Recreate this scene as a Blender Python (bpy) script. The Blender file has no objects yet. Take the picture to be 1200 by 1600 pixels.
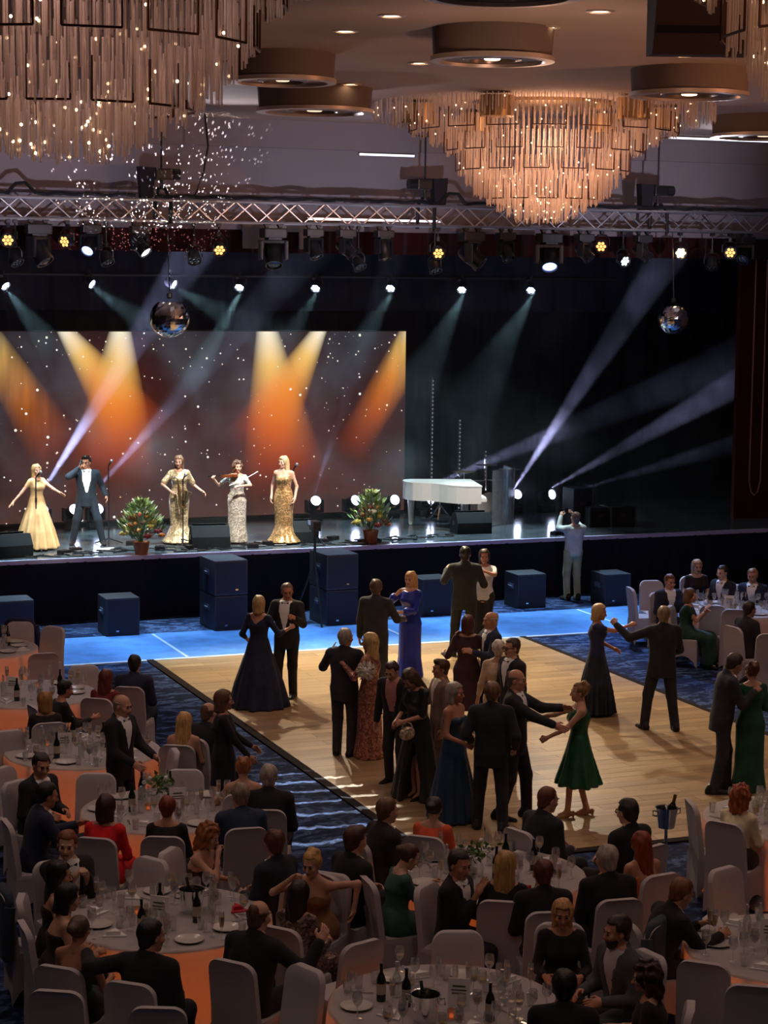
import bpy, bmesh, math, random
import numpy as np
from mathutils import Vector, Matrix

random.seed(7)
rng = np.random.default_rng(7)
S = bpy.context.scene
COL = S.collection
R_ = math.radians

# ------------------------------------------------------------------ camera
FPX, CXP, CYP, CAMH = 3150.0, 600.0, 800.0, 6.4
YAW, PITCH, ROLL = R_(21.7), R_(6.89), R_(0.65)
_f = np.array([math.sin(YAW) * math.cos(PITCH), math.cos(YAW) * math.cos(PITCH), -math.sin(PITCH)])
_r0 = np.array([math.cos(YAW), -math.sin(YAW), 0.0]); _u0 = np.cross(_r0, _f)
_r = _r0 * math.cos(ROLL) + _u0 * math.sin(ROLL)
_u = -_r0 * math.sin(ROLL) + _u0 * math.cos(ROLL)
CAMP = np.array([0.0, 0.0, CAMH])
cam_d = bpy.data.cameras.new('camera'); cam = bpy.data.objects.new('camera', cam_d); COL.objects.link(cam)
cam_d.sensor_fit = 'VERTICAL'; cam_d.sensor_height = 36.0; cam_d.lens = FPX / 1600.0 * 36.0
cam_d.clip_start = 0.1; cam_d.clip_end = 300
cam.matrix_world = Matrix(((_r[0], _u[0], -_f[0], 0), (_r[1], _u[1], -_f[1], 0), (_r[2], _u[2], -_f[2], CAMH), (0, 0, 0, 1)))
S.camera = cam

def ray(x, y): return _f + _r * (x - CXP) / FPX - _u * (y - CYP) / FPX
def at(x, y, z=0.0):                       # photo pixel -> point on the horizontal plane z
    d = ray(x, y); return CAMP + d * ((z - CAMH) / d[2])
def aty(x, y, Y):                          # photo pixel -> point on the plane parallel to the stage at Y
    d = ray(x, y); return CAMP + d * (Y / d[1])
AWAY = np.array([math.sin(YAW), math.cos(YAW)]); RIGHT = np.array([math.cos(YAW), -math.sin(YAW)])

# ------------------------------------------------------------------ colour management, world
S.view_settings.view_transform = 'Standard'; S.view_settings.look = 'None'
S.view_settings.gamma = 1.0; S.view_settings.use_curve_mapping = False
S.view_settings.exposure = 0.0
S.cycles.use_denoising = True
S.cycles.max_bounces = 5; S.cycles.diffuse_bounces = 2; S.cycles.glossy_bounces = 2
S.cycles.transmission_bounces = 3; S.cycles.transparent_max_bounces = 24; S.cycles.volume_bounces = 0
S.cycles.sample_clamp_indirect = 3.0; S.cycles.caustics_reflective = False; S.cycles.caustics_refractive = False
S.cycles.volume_max_steps = 96
W = bpy.data.worlds.new('hall_ambience'); S.world = W; W.use_nodes = True
W.node_tree.nodes['Background'].inputs[0].default_value = (0.38, 0.25, 0.25, 1)
W.node_tree.nodes['Background'].inputs[1].default_value = 0.115

def srgb(h):
    h = h.lstrip('#'); v = [int(h[i:i + 2], 16) / 255 for i in (0, 2, 4)]
    return tuple(c / 12.92 if c <= 0.04045 else ((c + 0.055) / 1.055) ** 2.4 for c in v)

# ------------------------------------------------------------------ lights of the rig
def lamp(kind, name, loc, energy, color, aim=None, size=0.2, angle=40, blend=0.5, size_y=None, cam_vis=True):
    d = bpy.data.lights.new(name, kind); d.energy = energy; d.color = color
    if kind == 'SPOT':
        d.spot_size = R_(angle); d.spot_blend = blend; d.shadow_soft_size = size
    elif kind == 'AREA':
        d.size = size
        if size_y: d.shape = 'RECTANGLE'; d.size_y = size_y
    else: d.shadow_soft_size = size
    o = bpy.data.objects.new(name, d); COL.objects.link(o); o.location = tuple(loc)
    if aim is not None:
        o.rotation_euler = (Vector(tuple(aim)) - Vector(tuple(loc))).to_track_quat('-Z', 'Y').to_euler()
    return o

WARM = (1.0, 0.86, 0.62); COOL = (0.78, 0.86, 1.0); BLUE = (0.12, 0.42, 1.0)
STAGE_Y, STAGE_Z, CEIL_Z = 35.5, 1.15, 9.05
# added fill spots over the whole hall, standing in for its ceiling lights
for hx in (0.0, 5.0, 10.0, 15.0, 20.0):
    for hy, he in ((4.0, 60), (11.0, 120), (18.0, 190), (25.0, 230)):
        lamp('SPOT', 'house_fill_spot', (hx, hy, CEIL_Z - 0.05), he, (1.0, 0.70, 0.60), (hx, hy, 0), 0.12, 140, 1.0)
# front-truss washes on the dance floor (warm) and the runner in front of the stage (blue)
for sx, tx, ty, e in [(9.5, 10.2, 29.8, 4300), (12.2, 12.0, 30.0, 4300), (14.6, 13.8, 29.6, 3900)]:
    lamp('SPOT', 'floor_wash_light', (sx, 34.3, 7.0), e, WARM, (tx, ty, 0), 0.12, 40, 0.9)
for sx, tx, ty, e in [(10.5, 10.0, 25.5, 2600), (13.6, 13.6, 25.5, 2800), (16.5, 14.0, 22.5, 2600), (12.0, 11.0, 22.0, 2300)]:
    lamp('SPOT', 'floor_wash_light', (sx, 34.3, 7.0), e, (1.0, 0.80, 0.56), (tx, ty, 0), 0.12, 30, 0.9)
for sx in (7.0, 10.0, 13.0, 16.0, 19.0):
    lamp('SPOT', 'runner_wash_light', (sx, 33.9, 7.0), 2300, (0.42, 0.70, 1.0), (sx, 32.6, 0), 0.1, 38, 0.6)
lamp('SPOT', 'side_wash_light', (18.0, 34.0, 7.0), 2600, (0.34, 0.52, 1.0), (17.5, 29.5, 0), 0.1, 45, 0.9)
lamp('SPOT', 'side_wash_light', (8.0, 34.0, 7.0), 300, (0.6, 0.72, 1.0), (7.0, 25.0, 0), 0.1, 40, 0.9)
# stage washes
for sx, tx in ((6.5, 7.8), (8.5, 9.0), (10.5, 10.6), (12.5, 11.8), (14.0, 13.0)):
    lamp('SPOT', 'stage_front_light', (sx, 31.5, 8.4), 3700, (1.0, 0.94, 0.86), (tx, 36.7, 1.75), 0.1, 21, 0.8)
lamp('SPOT', 'stage_front_light', (15.5, 31.5, 8.4), 3000, (1.0, 0.93, 0.85), (16.4, 37.5, 1.8), 0.1, 17, 0.8)
for sx in (8.0, 11.0, 14.0, 17.0):
    lamp('SPOT', 'stage_down_light', (sx, 36.6, 6.6), 2600, (0.60, 0.85, 1.0), (sx, 35.9, 1.15), 0.1, 50, 0.9)
# washes for ceiling and bulkhead; those hung in mid-air are added fill
lamp('SPOT', 'ceiling_wash_light', (18.0, 16.0, 6.5), 1700, (1.0, 0.44, 0.24), (15.0, 21.0, 9.05), 0.2, 100, 1.0)  # added mid-air fill for the peach ceiling, no fixture
lamp('SPOT', 'ceiling_wash_light', (9.0, 17.0, 6.5), 260, (1.0, 0.62, 0.45), (10.0, 22.0, 9.05), 0.2, 110, 1.0)  # added mid-air ceiling fill, no fixture
lamp('SPOT', 'ceiling_wash_light', (9.9, 33.8, 7.7), 420, (0.85, 0.85, 1.0), (10.0, 29.5, 9.05), 0.1, 60, 0.9)
lamp('SPOT', 'ceiling_wash_light', (20.5, 34.2, 7.7), 260, (0.85, 0.85, 1.0), (20.0, 32.0, 9.05), 0.1, 70, 0.9)
for bx in (7.0, 13.0, 19.0):
    lamp('SPOT', 'bulkhead_fill_light', (bx, 28.5, 6.0), 640, (0.80, 0.76, 1.0), (bx, 35.3, 8.2), 0.1, 55, 1.0)  # added to brighten the bulkhead, no lamp hangs here
# ------------------------------------------------------------------ materials
_M = {}
class NT:
    """tiny node-expression helper"""
    def __init__(s, m): s.t = m.node_tree; s.n = s.t.nodes; s.l = s.t.links
    def new(s, ty, **k):
        n = s.n.new(ty)
        for a, b in k.items(): setattr(n, a, b)
        return n
    def put(s, sock, v):
        if isinstance(v, bpy.types.NodeSocket): s.l.new(v, sock)
        elif v is not None: sock.default_value = v
    def m(s, op, a, b=None, c=None, clamp=False):
        n = s.new('ShaderNodeMath', operation=op); n.use_clamp = clamp
        s.put(n.inputs[0], a); s.put(n.inputs[1], b)
        if c is not None: s.put(n.inputs[2], c)
        return n.outputs[0]
    def coord(s, what='Object'): return s.new('ShaderNodeTexCoord').outputs[what]
    def xyz(s, v):
        n = s.new('ShaderNodeSeparateXYZ'); s.put(n.inputs[0], v); return n.outputs
    def scale(s, v, k):
        n = s.new('ShaderNodeMapping'); s.put(n.inputs[0], v); n.inputs['Scale'].default_value = k; return n.outputs[0]
    def noise(s, v, sc, det=3, rough=0.5, dist=0.0, out='Fac'):
        n = s.new('ShaderNodeTexNoise'); s.put(n.inputs['Vector'], v); n.inputs['Scale'].default_value = sc
        n.inputs['Detail'].default_value = det; n.inputs['Roughness'].default_value = rough; n.inputs['Distortion'].default_value = dist
        return n.outputs[out]
    def vor(s, v, sc, feat='F1', out='Distance', rand=1.0):
        n = s.new('ShaderNodeTexVoronoi', feature=feat); s.put(n.inputs['Vector'], v); n.inputs['Scale'].default_value = sc
        n.inputs['Randomness'].default_value = rand
        return n.outputs[out]
    def ramp(s, f, stops, interp='LINEAR'):
        n = s.new('ShaderNodeValToRGB'); s.put(n.inputs[0], f); r = n.color_ramp; r.interpolation = interp
        while len(r.elements) < len(stops): r.elements.new(0.5)
        for e, (p, c) in zip(r.elements, stops):
            e.position = p; e.color = tuple(c) + ((1,) if len(c) == 3 else ())
        return n.outputs[0]
    def mix(s, f, a, b, mode='MIX'):
        n = s.new('ShaderNodeMix', data_type='RGBA', blend_type=mode)
        s.put(n.inputs[0], f); s.put(n.inputs[6], tuple(a) + (1,) if isinstance(a, tuple) and len(a) == 3 else a)
        s.put(n.inputs[7], tuple(b) + (1,) if isinstance(b, tuple) and len(b) == 3 else b)
        return n.outputs[2]
    def bump(s, h, st=0.3, d=0.01):
        n = s.new('ShaderNodeBump'); s.put(n.inputs['Height'], h); n.inputs['Strength'].default_value = st; n.inputs['Distance'].default_value = d
        return n.outputs[0]

def base(name):
    m = bpy.data.materials.new(name); m.use_nodes = True
    return m, NT(m), m.node_tree.nodes['Principled BSDF']
def col4(c): return tuple(c[:3]) + (1,)
def mat(name, c, rough=0.6, metal=0.0, vary=0.0, vscale=8.0, bump=0.0, bscale=60.0, spec=0.5, emit=None, es=0.0, sheen=0.0):
    if name in _M: return _M[name]
    if isinstance(c, str): c = srgb(c)
    m, n, b = base(name)
    b.inputs['Base Color'].default_value = col4(c); b.inputs['Roughness'].default_value = rough; b.inputs['Metallic'].default_value = metal
    b.inputs['Specular IOR Level'].default_value = spec
    if sheen: b.inputs['Sheen Weight'].default_value = sheen
    co = n.coord() if (vary or bump) else None
    if vary:
        f = n.noise(co, vscale, 3)
        d = tuple(max(0, x * (1 - vary)) for x in c); e = tuple(min(1, x * (1 + vary)) for x in c)
        n.put(b.inputs['Base Color'], n.ramp(f, [(0.3, d), (0.7, e)]))
    if bump: n.put(b.inputs['Normal'], n.bump(n.noise(co, bscale, 2), bump, 0.01))
    if emit is not None:
        b.inputs['Emission Color'].default_value = col4(emit); b.inputs['Emission Strength'].default_value = es
    _M[name] = m; return m
def emis(name, c, s):
    return mat(name, (0.02, 0.02, 0.02), 0.4, emit=c, es=s)
def cloth(hexc, rough=0.85, vary=0.25):
    return mat('fabric_' + hexc.lstrip('#'), tuple(min(1, 1.7 * x + .011) for x in srgb(hexc)), rough, vary=vary, vscale=5, bump=0.25, bscale=14, spec=0.2, sheen=0.06)
def satin(hexc):
    return mat('satin_' + hexc.lstrip('#'), hexc, 0.36, vary=0.2, vscale=4, bump=0.3, bscale=9, spec=0.5, sheen=0.04)
def velvet_sparkle(hexc): return sequin(hexc, 0.35)
def sequin(hexc, metal=0.85):
    k = 'sequin_' + hexc + str(metal)
    if k in _M: return _M[k]
    m, n, b = base(k); c = srgb(hexc); co = n.coord()
    v = n.new('ShaderNodeTexVoronoi'); n.put(v.inputs['Vector'], co); v.inputs['Scale'].default_value = 46
    val = n.xyz(v.outputs['Color'])
    b.inputs['Metallic'].default_value = metal; b.inputs['Roughness'].default_value = 0.28
    n.put(b.inputs['Base Color'], n.ramp(val[0], [(0.0, tuple(x * 0.5 for x in c)), (0.5, c), (1.0, tuple(min(1, x * 1.6 + 0.12) for x in c))]))
    n.put(b.inputs['Normal'], n.bump(val[1], 0.7, 0.02))
    _M[k] = m; return m
def skin(hexc): return mat('skin_' + hexc, hexc, 0.5, vary=0.06, vscale=12, spec=0.35)
def hairm(hexc): 
    k = 'hair_' + hexc
    if k in _M: return _M[k]
    m, n, b = base(k); c = srgb(hexc); co = n.scale(n.coord(), (60, 60, 6))
    f = n.noise(co, 1.0, 3, 0.6)
    n.put(b.inputs['Base Color'], n.ramp(f, [(0.3, tuple(x * 0.55 for x in c)), (0.7, tuple(min(1, x * 1.3) for x in c))]))
    b.inputs['Roughness'].default_value = 0.45; n.put(b.inputs['Normal'], n.bump(f, 0.5, 0.01)); _M[k] = m; return m
def glassm(name, tint=(0.95, 0.95, 0.95), clear=0.72):
    if name in _M: return _M[name]
    m = bpy.data.materials.new(name); m.use_nodes = True; n = NT(m); n.n.clear()
    o = n.new('ShaderNodeOutputMaterial'); t = n.new('ShaderNodeBsdfTransparent'); t.inputs[0].default_value = col4(tint)
    g = n.new('ShaderNodeBsdfGlossy'); g.inputs['Roughness'].default_value = 0.10; g.inputs[0].default_value = (1, 1, 1, 1)
    lw = n.new('ShaderNodeLayerWeight'); lw.inputs[0].default_value = 0.35
    f = n.m('MULTIPLY_ADD', lw.outputs['Facing'], 0.75, 1 - clear - 0.12, clamp=True)
    x = n.new('ShaderNodeMixShader'); n.put(x.inputs[0], f); df_ = n.new('ShaderNodeBsdfDiffuse'); df_.inputs[0].default_value = (.9, .88, .86, 1); gd = n.new('ShaderNodeMixShader'); gd.inputs[0].default_value = .38; n.put(gd.inputs[1], g.outputs[0]); n.put(gd.inputs[2], df_.outputs[0])
    n.put(x.inputs[1], t.outputs[0]); n.put(x.inputs[2], gd.outputs[0])
    n.put(o.inputs[0], x.outputs[0]); _M[name] = m; return m

BLACK = mat('black_metal', (0.012, 0.012, 0.014), 0.45, vary=0.2)
BLACKG = mat('black_plastic', (0.010, 0.010, 0.011), 0.35)
CABB = mat('speaker_paint', (0.028, 0.032, 0.045), 0.55, bump=0.2, bscale=90)
ALU = mat('truss_aluminium', (0.62, 0.62, 0.66), 0.32, 0.9)
CHROME = mat('chrome', (0.8, 0.8, 0.82), 0.12, 1.0)
BRASS = mat('brass', (0.55, 0.36, 0.16), 0.3, 1.0)
WHITEP = mat('white_paint', (0.75, 0.73, 0.68), 0.3)
PAPER = mat('white_paper', (0.8, 0.79, 0.76), 0.7)

# ------------------------------------------------------------------ mesh helpers
def me_from(name, v, f, mats=(), mi=None, smooth=True):
    """v (n,3) array, f (m,4) or (m,3) int array or list of tuples"""
    me = bpy.data.meshes.new(name)
    if isinstance(f, np.ndarray):
        k = f.shape[1]; me.vertices.add(len(v)); me.vertices.foreach_set('co', np.asarray(v, np.float32).ravel())
        me.loops.add(f.size); me.loops.foreach_set('vertex_index', f.astype(np.int32).ravel())
        me.polygons.add(len(f)); me.polygons.foreach_set('loop_start', np.arange(0, f.size, k, dtype=np.int32))
        me.polygons.foreach_set('loop_total', np.full(len(f), k, np.int32))
        if mi is not None: me.polygons.foreach_set('material_index', np.asarray(mi, np.int32))
        me.update(calc_edges=True)
    else:
        me.from_pydata([tuple(p) for p in v], [], [tuple(q) for q in f])
        if mi is not None: me.polygons.foreach_set('material_index', np.asarray(mi, np.int32))
        me.update()
    for m in mats: me.materials.append(m)
    if smooth: me.polygons.foreach_set('use_smooth', np.ones(len(me.polygons), bool))
    return me
class MB:
    """collects boxes, tubes, lathes and prisms into one mesh"""
    def __init__(s): s.bm = bmesh.new()
    def box(s, c, d, rz=0.0, M=None, bev=0.0):
        r = bmesh.ops.create_cube(s.bm, size=1.0); vs = r['verts']
        T = Matrix.Translation(tuple(c)) @ Matrix.Rotation(rz, 4, 'Z') @ Matrix.Diagonal((d[0], d[1], d[2], 1))
        if M is not None: T = M @ T
        bmesh.ops.transform(s.bm, matrix=T, verts=vs)
        if bev:
            es = list({e for v in vs for e in v.link_edges}); bmesh.ops.bevel(s.bm, geom=es, offset=bev, segments=2, affect='EDGES', profile=0.7)
        return s
    def tube(s, a, b, r1, r2=None, n=8, caps=True):
        a, b = Vector(tuple(a)), Vector(tuple(b)); r2 = r1 if r2 is None else r2
        L = (b - a).length
        if L < 1e-6: return s
        T = Matrix.Translation((a + b) / 2) @ (b - a).to_track_quat('Z', 'Y').to_matrix().to_4x4()
        bmesh.ops.create_cone(s.bm, cap_ends=caps, segments=n, radius1=r1, radius2=r2, depth=L, matrix=T); return s
    def path(s, pts, r, n=6, closed=False):
        pts = [Vector(tuple(p)) for p in pts]; rings = []
        for i, p in enumerate(pts):
            q0 = pts[i - 1] if (i > 0 or closed) else pts[i]; q1 = pts[(i + 1) % len(pts)] if (i < len(pts) - 1 or closed) else pts[i]
            d = (q1 - q0).normalized(); up = Vector((0, 0, 1)) if abs(d.z) < 0.9 else Vector((1, 0, 0))
            x = d.cross(up).normalized(); y = x.cross(d)
            rr = r[i] if isinstance(r, (list, tuple)) else r
            rings.append([s.bm.verts.new(p + (x * math.cos(2 * math.pi * k / n) + y * math.sin(2 * math.pi * k / n)) * rr) for k in range(n)])
        for i in range(len(rings) - (0 if closed else 1)):
            A, B = rings[i], rings[(i + 1) % len(rings)]
            for k in range(n): s.bm.faces.new((A[k], A[(k + 1) % n], B[(k + 1) % n], B[k]))
        if not closed:
            s.bm.faces.new(rings[0][::-1]); s.bm.faces.new(rings[-1])
        return s
    def lathe(s, prof, n=16, c=(0, 0, 0), M=None):
        c = Vector(tuple(c)); rings = []
        for r, z in prof:
            if r < 1e-5: rings.append([s.bm.verts.new((M @ Vector((0, 0, z)) if M else Vector((0, 0, z))) + c)])
            else:
                L = []
                for k in range(n):
                    p = Vector((r * math.cos(2 * math.pi * k / n), r * math.sin(2 * math.pi * k / n), z))
                    L.append(s.bm.verts.new((M @ p if M else p) + c))
                rings.append(L)
        for A, B in zip(rings, rings[1:]):
            if len(A) == 1 and len(B) == 1: continue
            for k in range(n):
                if len(A) == 1: s.bm.faces.new((A[0], B[k], B[(k + 1) % n]))
                elif len(B) == 1: s.bm.faces.new((A[k], A[(k + 1) % n], B[0]))
                else: s.bm.faces.new((A[k], A[(k + 1) % n], B[(k + 1) % n], B[k]))
        return s
    def ball(s, c, r, u=12, v=8, sc=(1, 1, 1)):
        T = Matrix.Translation(tuple(c)) @ Matrix.Diagonal((sc[0], sc[1], sc[2], 1))
        bmesh.ops.create_uvsphere(s.bm, u_segments=u, v_segments=v, radius=r, matrix=T); return s
    def prism(s, poly, h0, h1, M=None):
        """poly (x,y) list extruded from z=h0 to h1, then M"""
        A = [s.bm.verts.new(M @ Vector((x, y, h0)) if M else Vector((x, y, h0))) for x, y in poly]
        B = [s.bm.verts.new(M @ Vector((x, y, h1)) if M else Vector((x, y, h1))) for x, y in poly]
        n = len(poly)
        for i in range(n): s.bm.faces.new((A[i], A[(i + 1) % n], B[(i + 1) % n], B[i]))
        s.bm.faces.new(A[::-1]); s.bm.faces.new(B); return s
    def quad(s, *p):
        s.bm.faces.new([s.bm.verts.new(tuple(q)) for q in p]); return s
    def mesh(s, name, m=None, smooth=False, angle=35):
        bmesh.ops.recalc_face_normals(s.bm, faces=s.bm.faces)
        me = bpy.data.meshes.new(name); s.bm.to_mesh(me); s.bm.free()
        if m is not None: me.materials.append(m)
        if smooth:
            me.polygons.foreach_set('use_smooth', np.ones(len(me.polygons), bool))
            try: me.set_sharp_from_angle(angle=R_(angle))
            except Exception: pass
        return me
    def build(s, name, m, parent=None, smooth=False, loc=None):
        o = bpy.data.objects.new(name, s.mesh(name, m, smooth)); COL.objects.link(o)
        if parent is not None: o.parent = parent
        if loc is not None: o.location = tuple(loc)
        return o
def ob(name, me, parent=None, loc=None, rz=None, m=None):
    o = bpy.data.objects.new(name, me); COL.objects.link(o)
    if parent is not None: o.parent = parent
    if loc is not None: o.location = tuple(loc)
    if rz is not None: o.rotation_euler = (0, 0, rz)
    if m is not None:
        o.material_slots[0].link = 'OBJECT'; o.material_slots[0].material = m
    return o
def tag(o, label, cat, group=None, kind=None):
    o['label'] = label; o['category'] = cat
    if group: o['group'] = group
    if kind: o['kind'] = kind
    return o
def thing(name, label, cat, loc=(0, 0, 0), rz=0.0, group=None):
    o = bpy.data.objects.new(name, None); COL.objects.link(o); o.location = tuple(loc); o.rotation_euler = (0, 0, rz)
    o.empty_display_size = 0.1
    return tag(o, label, cat, group)
def struct(o, label=None):
    o['kind'] = 'structure'
    if label: o['label'] = label
    return o
def dup(root, loc=None, rot=None, label=None, group=None, name=None):
    r = root.copy(); COL.objects.link(r)
    if loc is not None: r.location = tuple(loc)
    if rot is not None: r.rotation_euler = rot if isinstance(rot, tuple) else (0, 0, rot)
    if label: r['label'] = label
    if group: r['group'] = group
    for ch in list(root.children):
        c = ch.copy(); COL.objects.link(c); c.parent = r
        for g in ch.children:
            d = g.copy(); COL.objects.link(d); d.parent = c
    return r
# ------------------------------------------------------------------ room shell
def m_carpet():
    m, n, b = base('navy_patterned_carpet'); co = n.coord()
    w = n.noise(n.scale(co, (1.0, 2.2, 1)), 1.3, 5, 0.62, 1.6)
    w2 = n.noise(co, 7.0, 4, 0.6, 0.6)
    f = n.m('ADD', n.m('MULTIPLY', w, 0.7), n.m('MULTIPLY', w2, 0.3))
    n.put(b.inputs['Base Color'], n.ramp(f, [(0.38, srgb('#10162b')), (0.50, srgb('#1c2748')), (0.56, srgb('#4a5f86')), (0.62, srgb('#1b2540')), (0.72, srgb('#0d1226'))]))
    b.inputs['Roughness'].default_value = 0.95; b.inputs['Specular IOR Level'].default_value = 0.1
    n.put(b.inputs['Normal'], n.bump(n.noise(co, 90, 2), 0.4, 0.01)); return m
CARPET = m_carpet()
X0, X1, Y0, YB = -9.0, 27.0, -3.0, 42.0
struct(MB().box(((X0 + X1) / 2, (Y0 + YB) / 2, -0.05), (X1 - X0, YB - Y0, 0.1)).build('floor', CARPET), 'dark navy carpet with pale blue swirling pattern')
CEILM = mat('ceiling_plaster', '#b09c90', 0.9, vary=0.05, vscale=0.7, spec=0.1)
struct(MB().box(((X0 + X1) / 2, (Y0 + 35.3) / 2, CEIL_Z + 0.1), (X1 - X0, 35.3 - Y0, 0.2)).build('ceiling', CEILM), 'smooth plaster ballroom ceiling')
WALLM = mat('hall_wall_paint', '#8a8082', 0.85, vary=0.04, vscale=0.5, spec=0.15)
struct(MB().box((X0 - 0.1, (Y0 + YB) / 2, 4.5), (0.2, YB - Y0, 9.3)).build('wall_left', WALLM))
struct(MB().box((X1 + 0.1, (Y0 + YB) / 2, 4.5), (0.2, YB - Y0, 9.3)).build('wall_right', WALLM))
struct(MB().box(((X0 + X1) / 2, YB + 0.1, 4.5), (X1 - X0, 0.2, 9.3)).build('wall_back', mat('stage_black_wall', (0.012, 0.012, 0.016), 0.9)))
struct(MB().box(((X0 + X1) / 2, 38.65, CEIL_Z + 0.25), (X1 - X0, 6.7, 0.2)).build('ceiling_stage', mat('stage_black_wall', (0.012, 0.012, 0.016), 0.9)))
# bulkhead above the stage opening: two bands, a projecting lip and the red valance below
bk = MB().box(((X0 + X1) / 2, 35.45, 7.84), (X1 - X0, 0.3, 1.52)).build('wall_bulkhead', mat('bulkhead_paint', '#8f8689', 0.85, vary=0.04, vscale=0.6, spec=0.15)); struct(bk, 'grey plaster bulkhead above the stage opening')
MB().box(((X0 + X1) / 2, 35.40, 8.80), (X1 - X0, 0.4, 0.5)).build('upper_band', WALLM, bk)
MB().box(((X0 + X1) / 2, 35.27, 7.12), (X1 - X0, 0.10, 0.10)).build('lower_lip', WALLM, bk)
def wavy(x0, x1, y, z0, z1, amp, per, mat_, name, dx=0.06, axis='x'):
    n = max(2, int((x1 - x0) / dx)); xs = np.linspace(x0, x1, n); ph = xs * 2 * math.pi / per
    off = amp * (np.sin(ph) + 0.4 * np.sin(ph * 2.3 + 1.0))
    if axis == 'x': top = np.stack([xs, y + off, np.full(n, z1)], 1); bot = np.stack([xs, y + off * 1.15, np.full(n, z0)], 1)
    else: top = np.stack([y + off, xs, np.full(n, z1)], 1); bot = np.stack([y + off * 1.15, xs, np.full(n, z0)], 1)
    v = np.concatenate([top, bot]); i = np.arange(n - 1)
    return ob(name, me_from(name, v, np.stack([i, i + 1, i + 1 + n, i + n], 1), [mat_]))
VAL = mat('dark_red_velvet', '#34100f', 0.9, spec=0.1, sheen=0.3)
tag(wavy(0, X1, 35.55, 6.66, 7.09, 0.05, 0.5, VAL, 'stage_valance'), 'gathered dark red velvet valance under the grey bulkhead', 'valance')
DRAPE = mat('black_stage_drape', (0.013, 0.015, 0.026), 0.92, spec=0.08)  # bluish lift of the stage haze is put into the drape colour
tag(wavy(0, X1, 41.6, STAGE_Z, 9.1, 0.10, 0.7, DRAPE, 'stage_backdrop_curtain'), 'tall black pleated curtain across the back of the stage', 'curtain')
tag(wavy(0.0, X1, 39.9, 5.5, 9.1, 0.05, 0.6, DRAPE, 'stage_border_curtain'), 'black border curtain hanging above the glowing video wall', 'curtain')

# stage platform
STF = mat('stage_gloss_floor', (0.075, 0.088, 0.095), 0.17, vary=0.35, vscale=2.5, spec=0.6)
st = MB().box(((X0 + X1) / 2, (STAGE_Y + YB) / 2, 0.55), (X1 - X0, YB - STAGE_Y, 1.10)).build('floor_stage', mat('stage_front_black', (0.012, 0.013, 0.018), 0.8)); struct(st, 'black stage platform with glossy dark deck')
for i in range(12):                        # deck sheets
    for j in range(3):
        MB().box((3.2 + i * 2.0, STAGE_Y + 1.083 + j * 2.167, 1.125), (1.99, 2.157, 0.05)).build('deck_sheet', STF, st)
nos = MB().box(((X0 + X1) / 2, STAGE_Y - 0.03, 1.118), (X1 - X0, 0.08, 0.075)).build('edge_strip', mat('stage_edge_strip', '#c9c4e6', 0.4), st); nos['label'] = 'pale lilac edge strip'
sk = wavy(0, X1, STAGE_Y - 0.06, 0.0, 1.09, 0.012, 0.35, mat('stage_skirt_black', (0.012, 0.014, 0.022), 0.85, spec=0.15), 'stage_skirt'); tag(sk, 'black fabric skirt along the front of the stage', 'stage skirt')
# side wing wall with piped outline
wing = MB().box((25.3, 37.2, 4.9), (4.9, 0.12, 7.5)).build('wall_wing', mat('dark_red_wing', '#4c1812', 0.85, spec=0.15, vary=0.15, vscale=1.5)); struct(wing, 'dark red fabric side wall beside the stage')
pts = [(23.20, 6.9), (23.20, 1.95), (23.26, 1.72), (23.34, 1.64), (23.42, 1.72), (23.48, 1.95), (23.48, 6.9), (23.40, 7.05), (23.28, 7.05)]
MB().path([(x, 37.12, z) for x, z in pts], 0.016, 6, closed=True).build('piping', mat('pale_piping', '#c58a72', 0.5), wing)

# ------------------------------------------------------------------ runner and dance floor
RUN = mat('blue_runner_carpet', '#4a80c4', 0.8, vary=0.18, vscale=3.0, bump=0.3, bscale=80)
run = MB().box((13.0, 32.65, 0.006), (22.0, 2.3, 0.012)).build('carpet_runner', RUN); tag(run, 'bright blue carpet runner between the stage and dance floor', 'carpet runner')
MB().box((13.0, 31.46, 0.009), (22.0, 0.10, 0.018)).build('edge_tape', mat('pale_edge_tape', '#b9c8e0', 0.6), run)
for xx in (9.1, 13.2, 17.4): MB().box((xx, 32.65, 0.0125), (0.05, 2.2, 0.004)).build('seam', mat('pale_edge_tape', '#b9c8e0', 0.6), run)

def m_wood():
    m, n, b = base('oak_dance_floor'); co = n.coord(); oi = n.new('ShaderNodeObjectInfo')
    off = n.new('ShaderNodeVectorMath', operation='ADD'); n.put(off.inputs[0], co)
    cb = n.new('ShaderNodeCombineXYZ'); n.put(cb.inputs[0], n.m('MULTIPLY', oi.outputs['Random'], 40.0)); n.put(cb.inputs[1], n.m('MULTIPLY', oi.outputs['Random'], 17.0)); n.put(off.inputs[1], cb.outputs[0])
    g0 = n.noise(n.scale(off.outputs[0], (1.4, 26, 1)), 1.0, 4, 0.6, 0.8)
    strip = n.vor(n.scale(off.outputs[0], (0.8, 13.6, 0.0)), 1.0, 'F1', 'Color', 0.25); g = n.m('ADD', n.m('MULTIPLY', g0, .72), n.m('MULTIPLY', n.xyz(strip)[0], .28))
    t = n.m('MULTIPLY_ADD', oi.outputs['Random'], 0.26, n.m('MULTIPLY_ADD', g, 0.6, 0.07))
    n.put(b.inputs['Base Color'], n.ramp(t, [(0.15, srgb('#765e46')), (0.5, srgb('#a08460')), (0.85, srgb('#c2a67c'))]))
    n.put(b.inputs['Roughness'], n.m('MULTIPLY_ADD', g, 0.15, 0.24)); b.inputs['Specular IOR Level'].default_value = 0.5; return m
WOOD = m_wood()
DFX0, DFX1, DFY0, DFY1 = 8.5, 15.1, 19.45, 31.35
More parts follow.
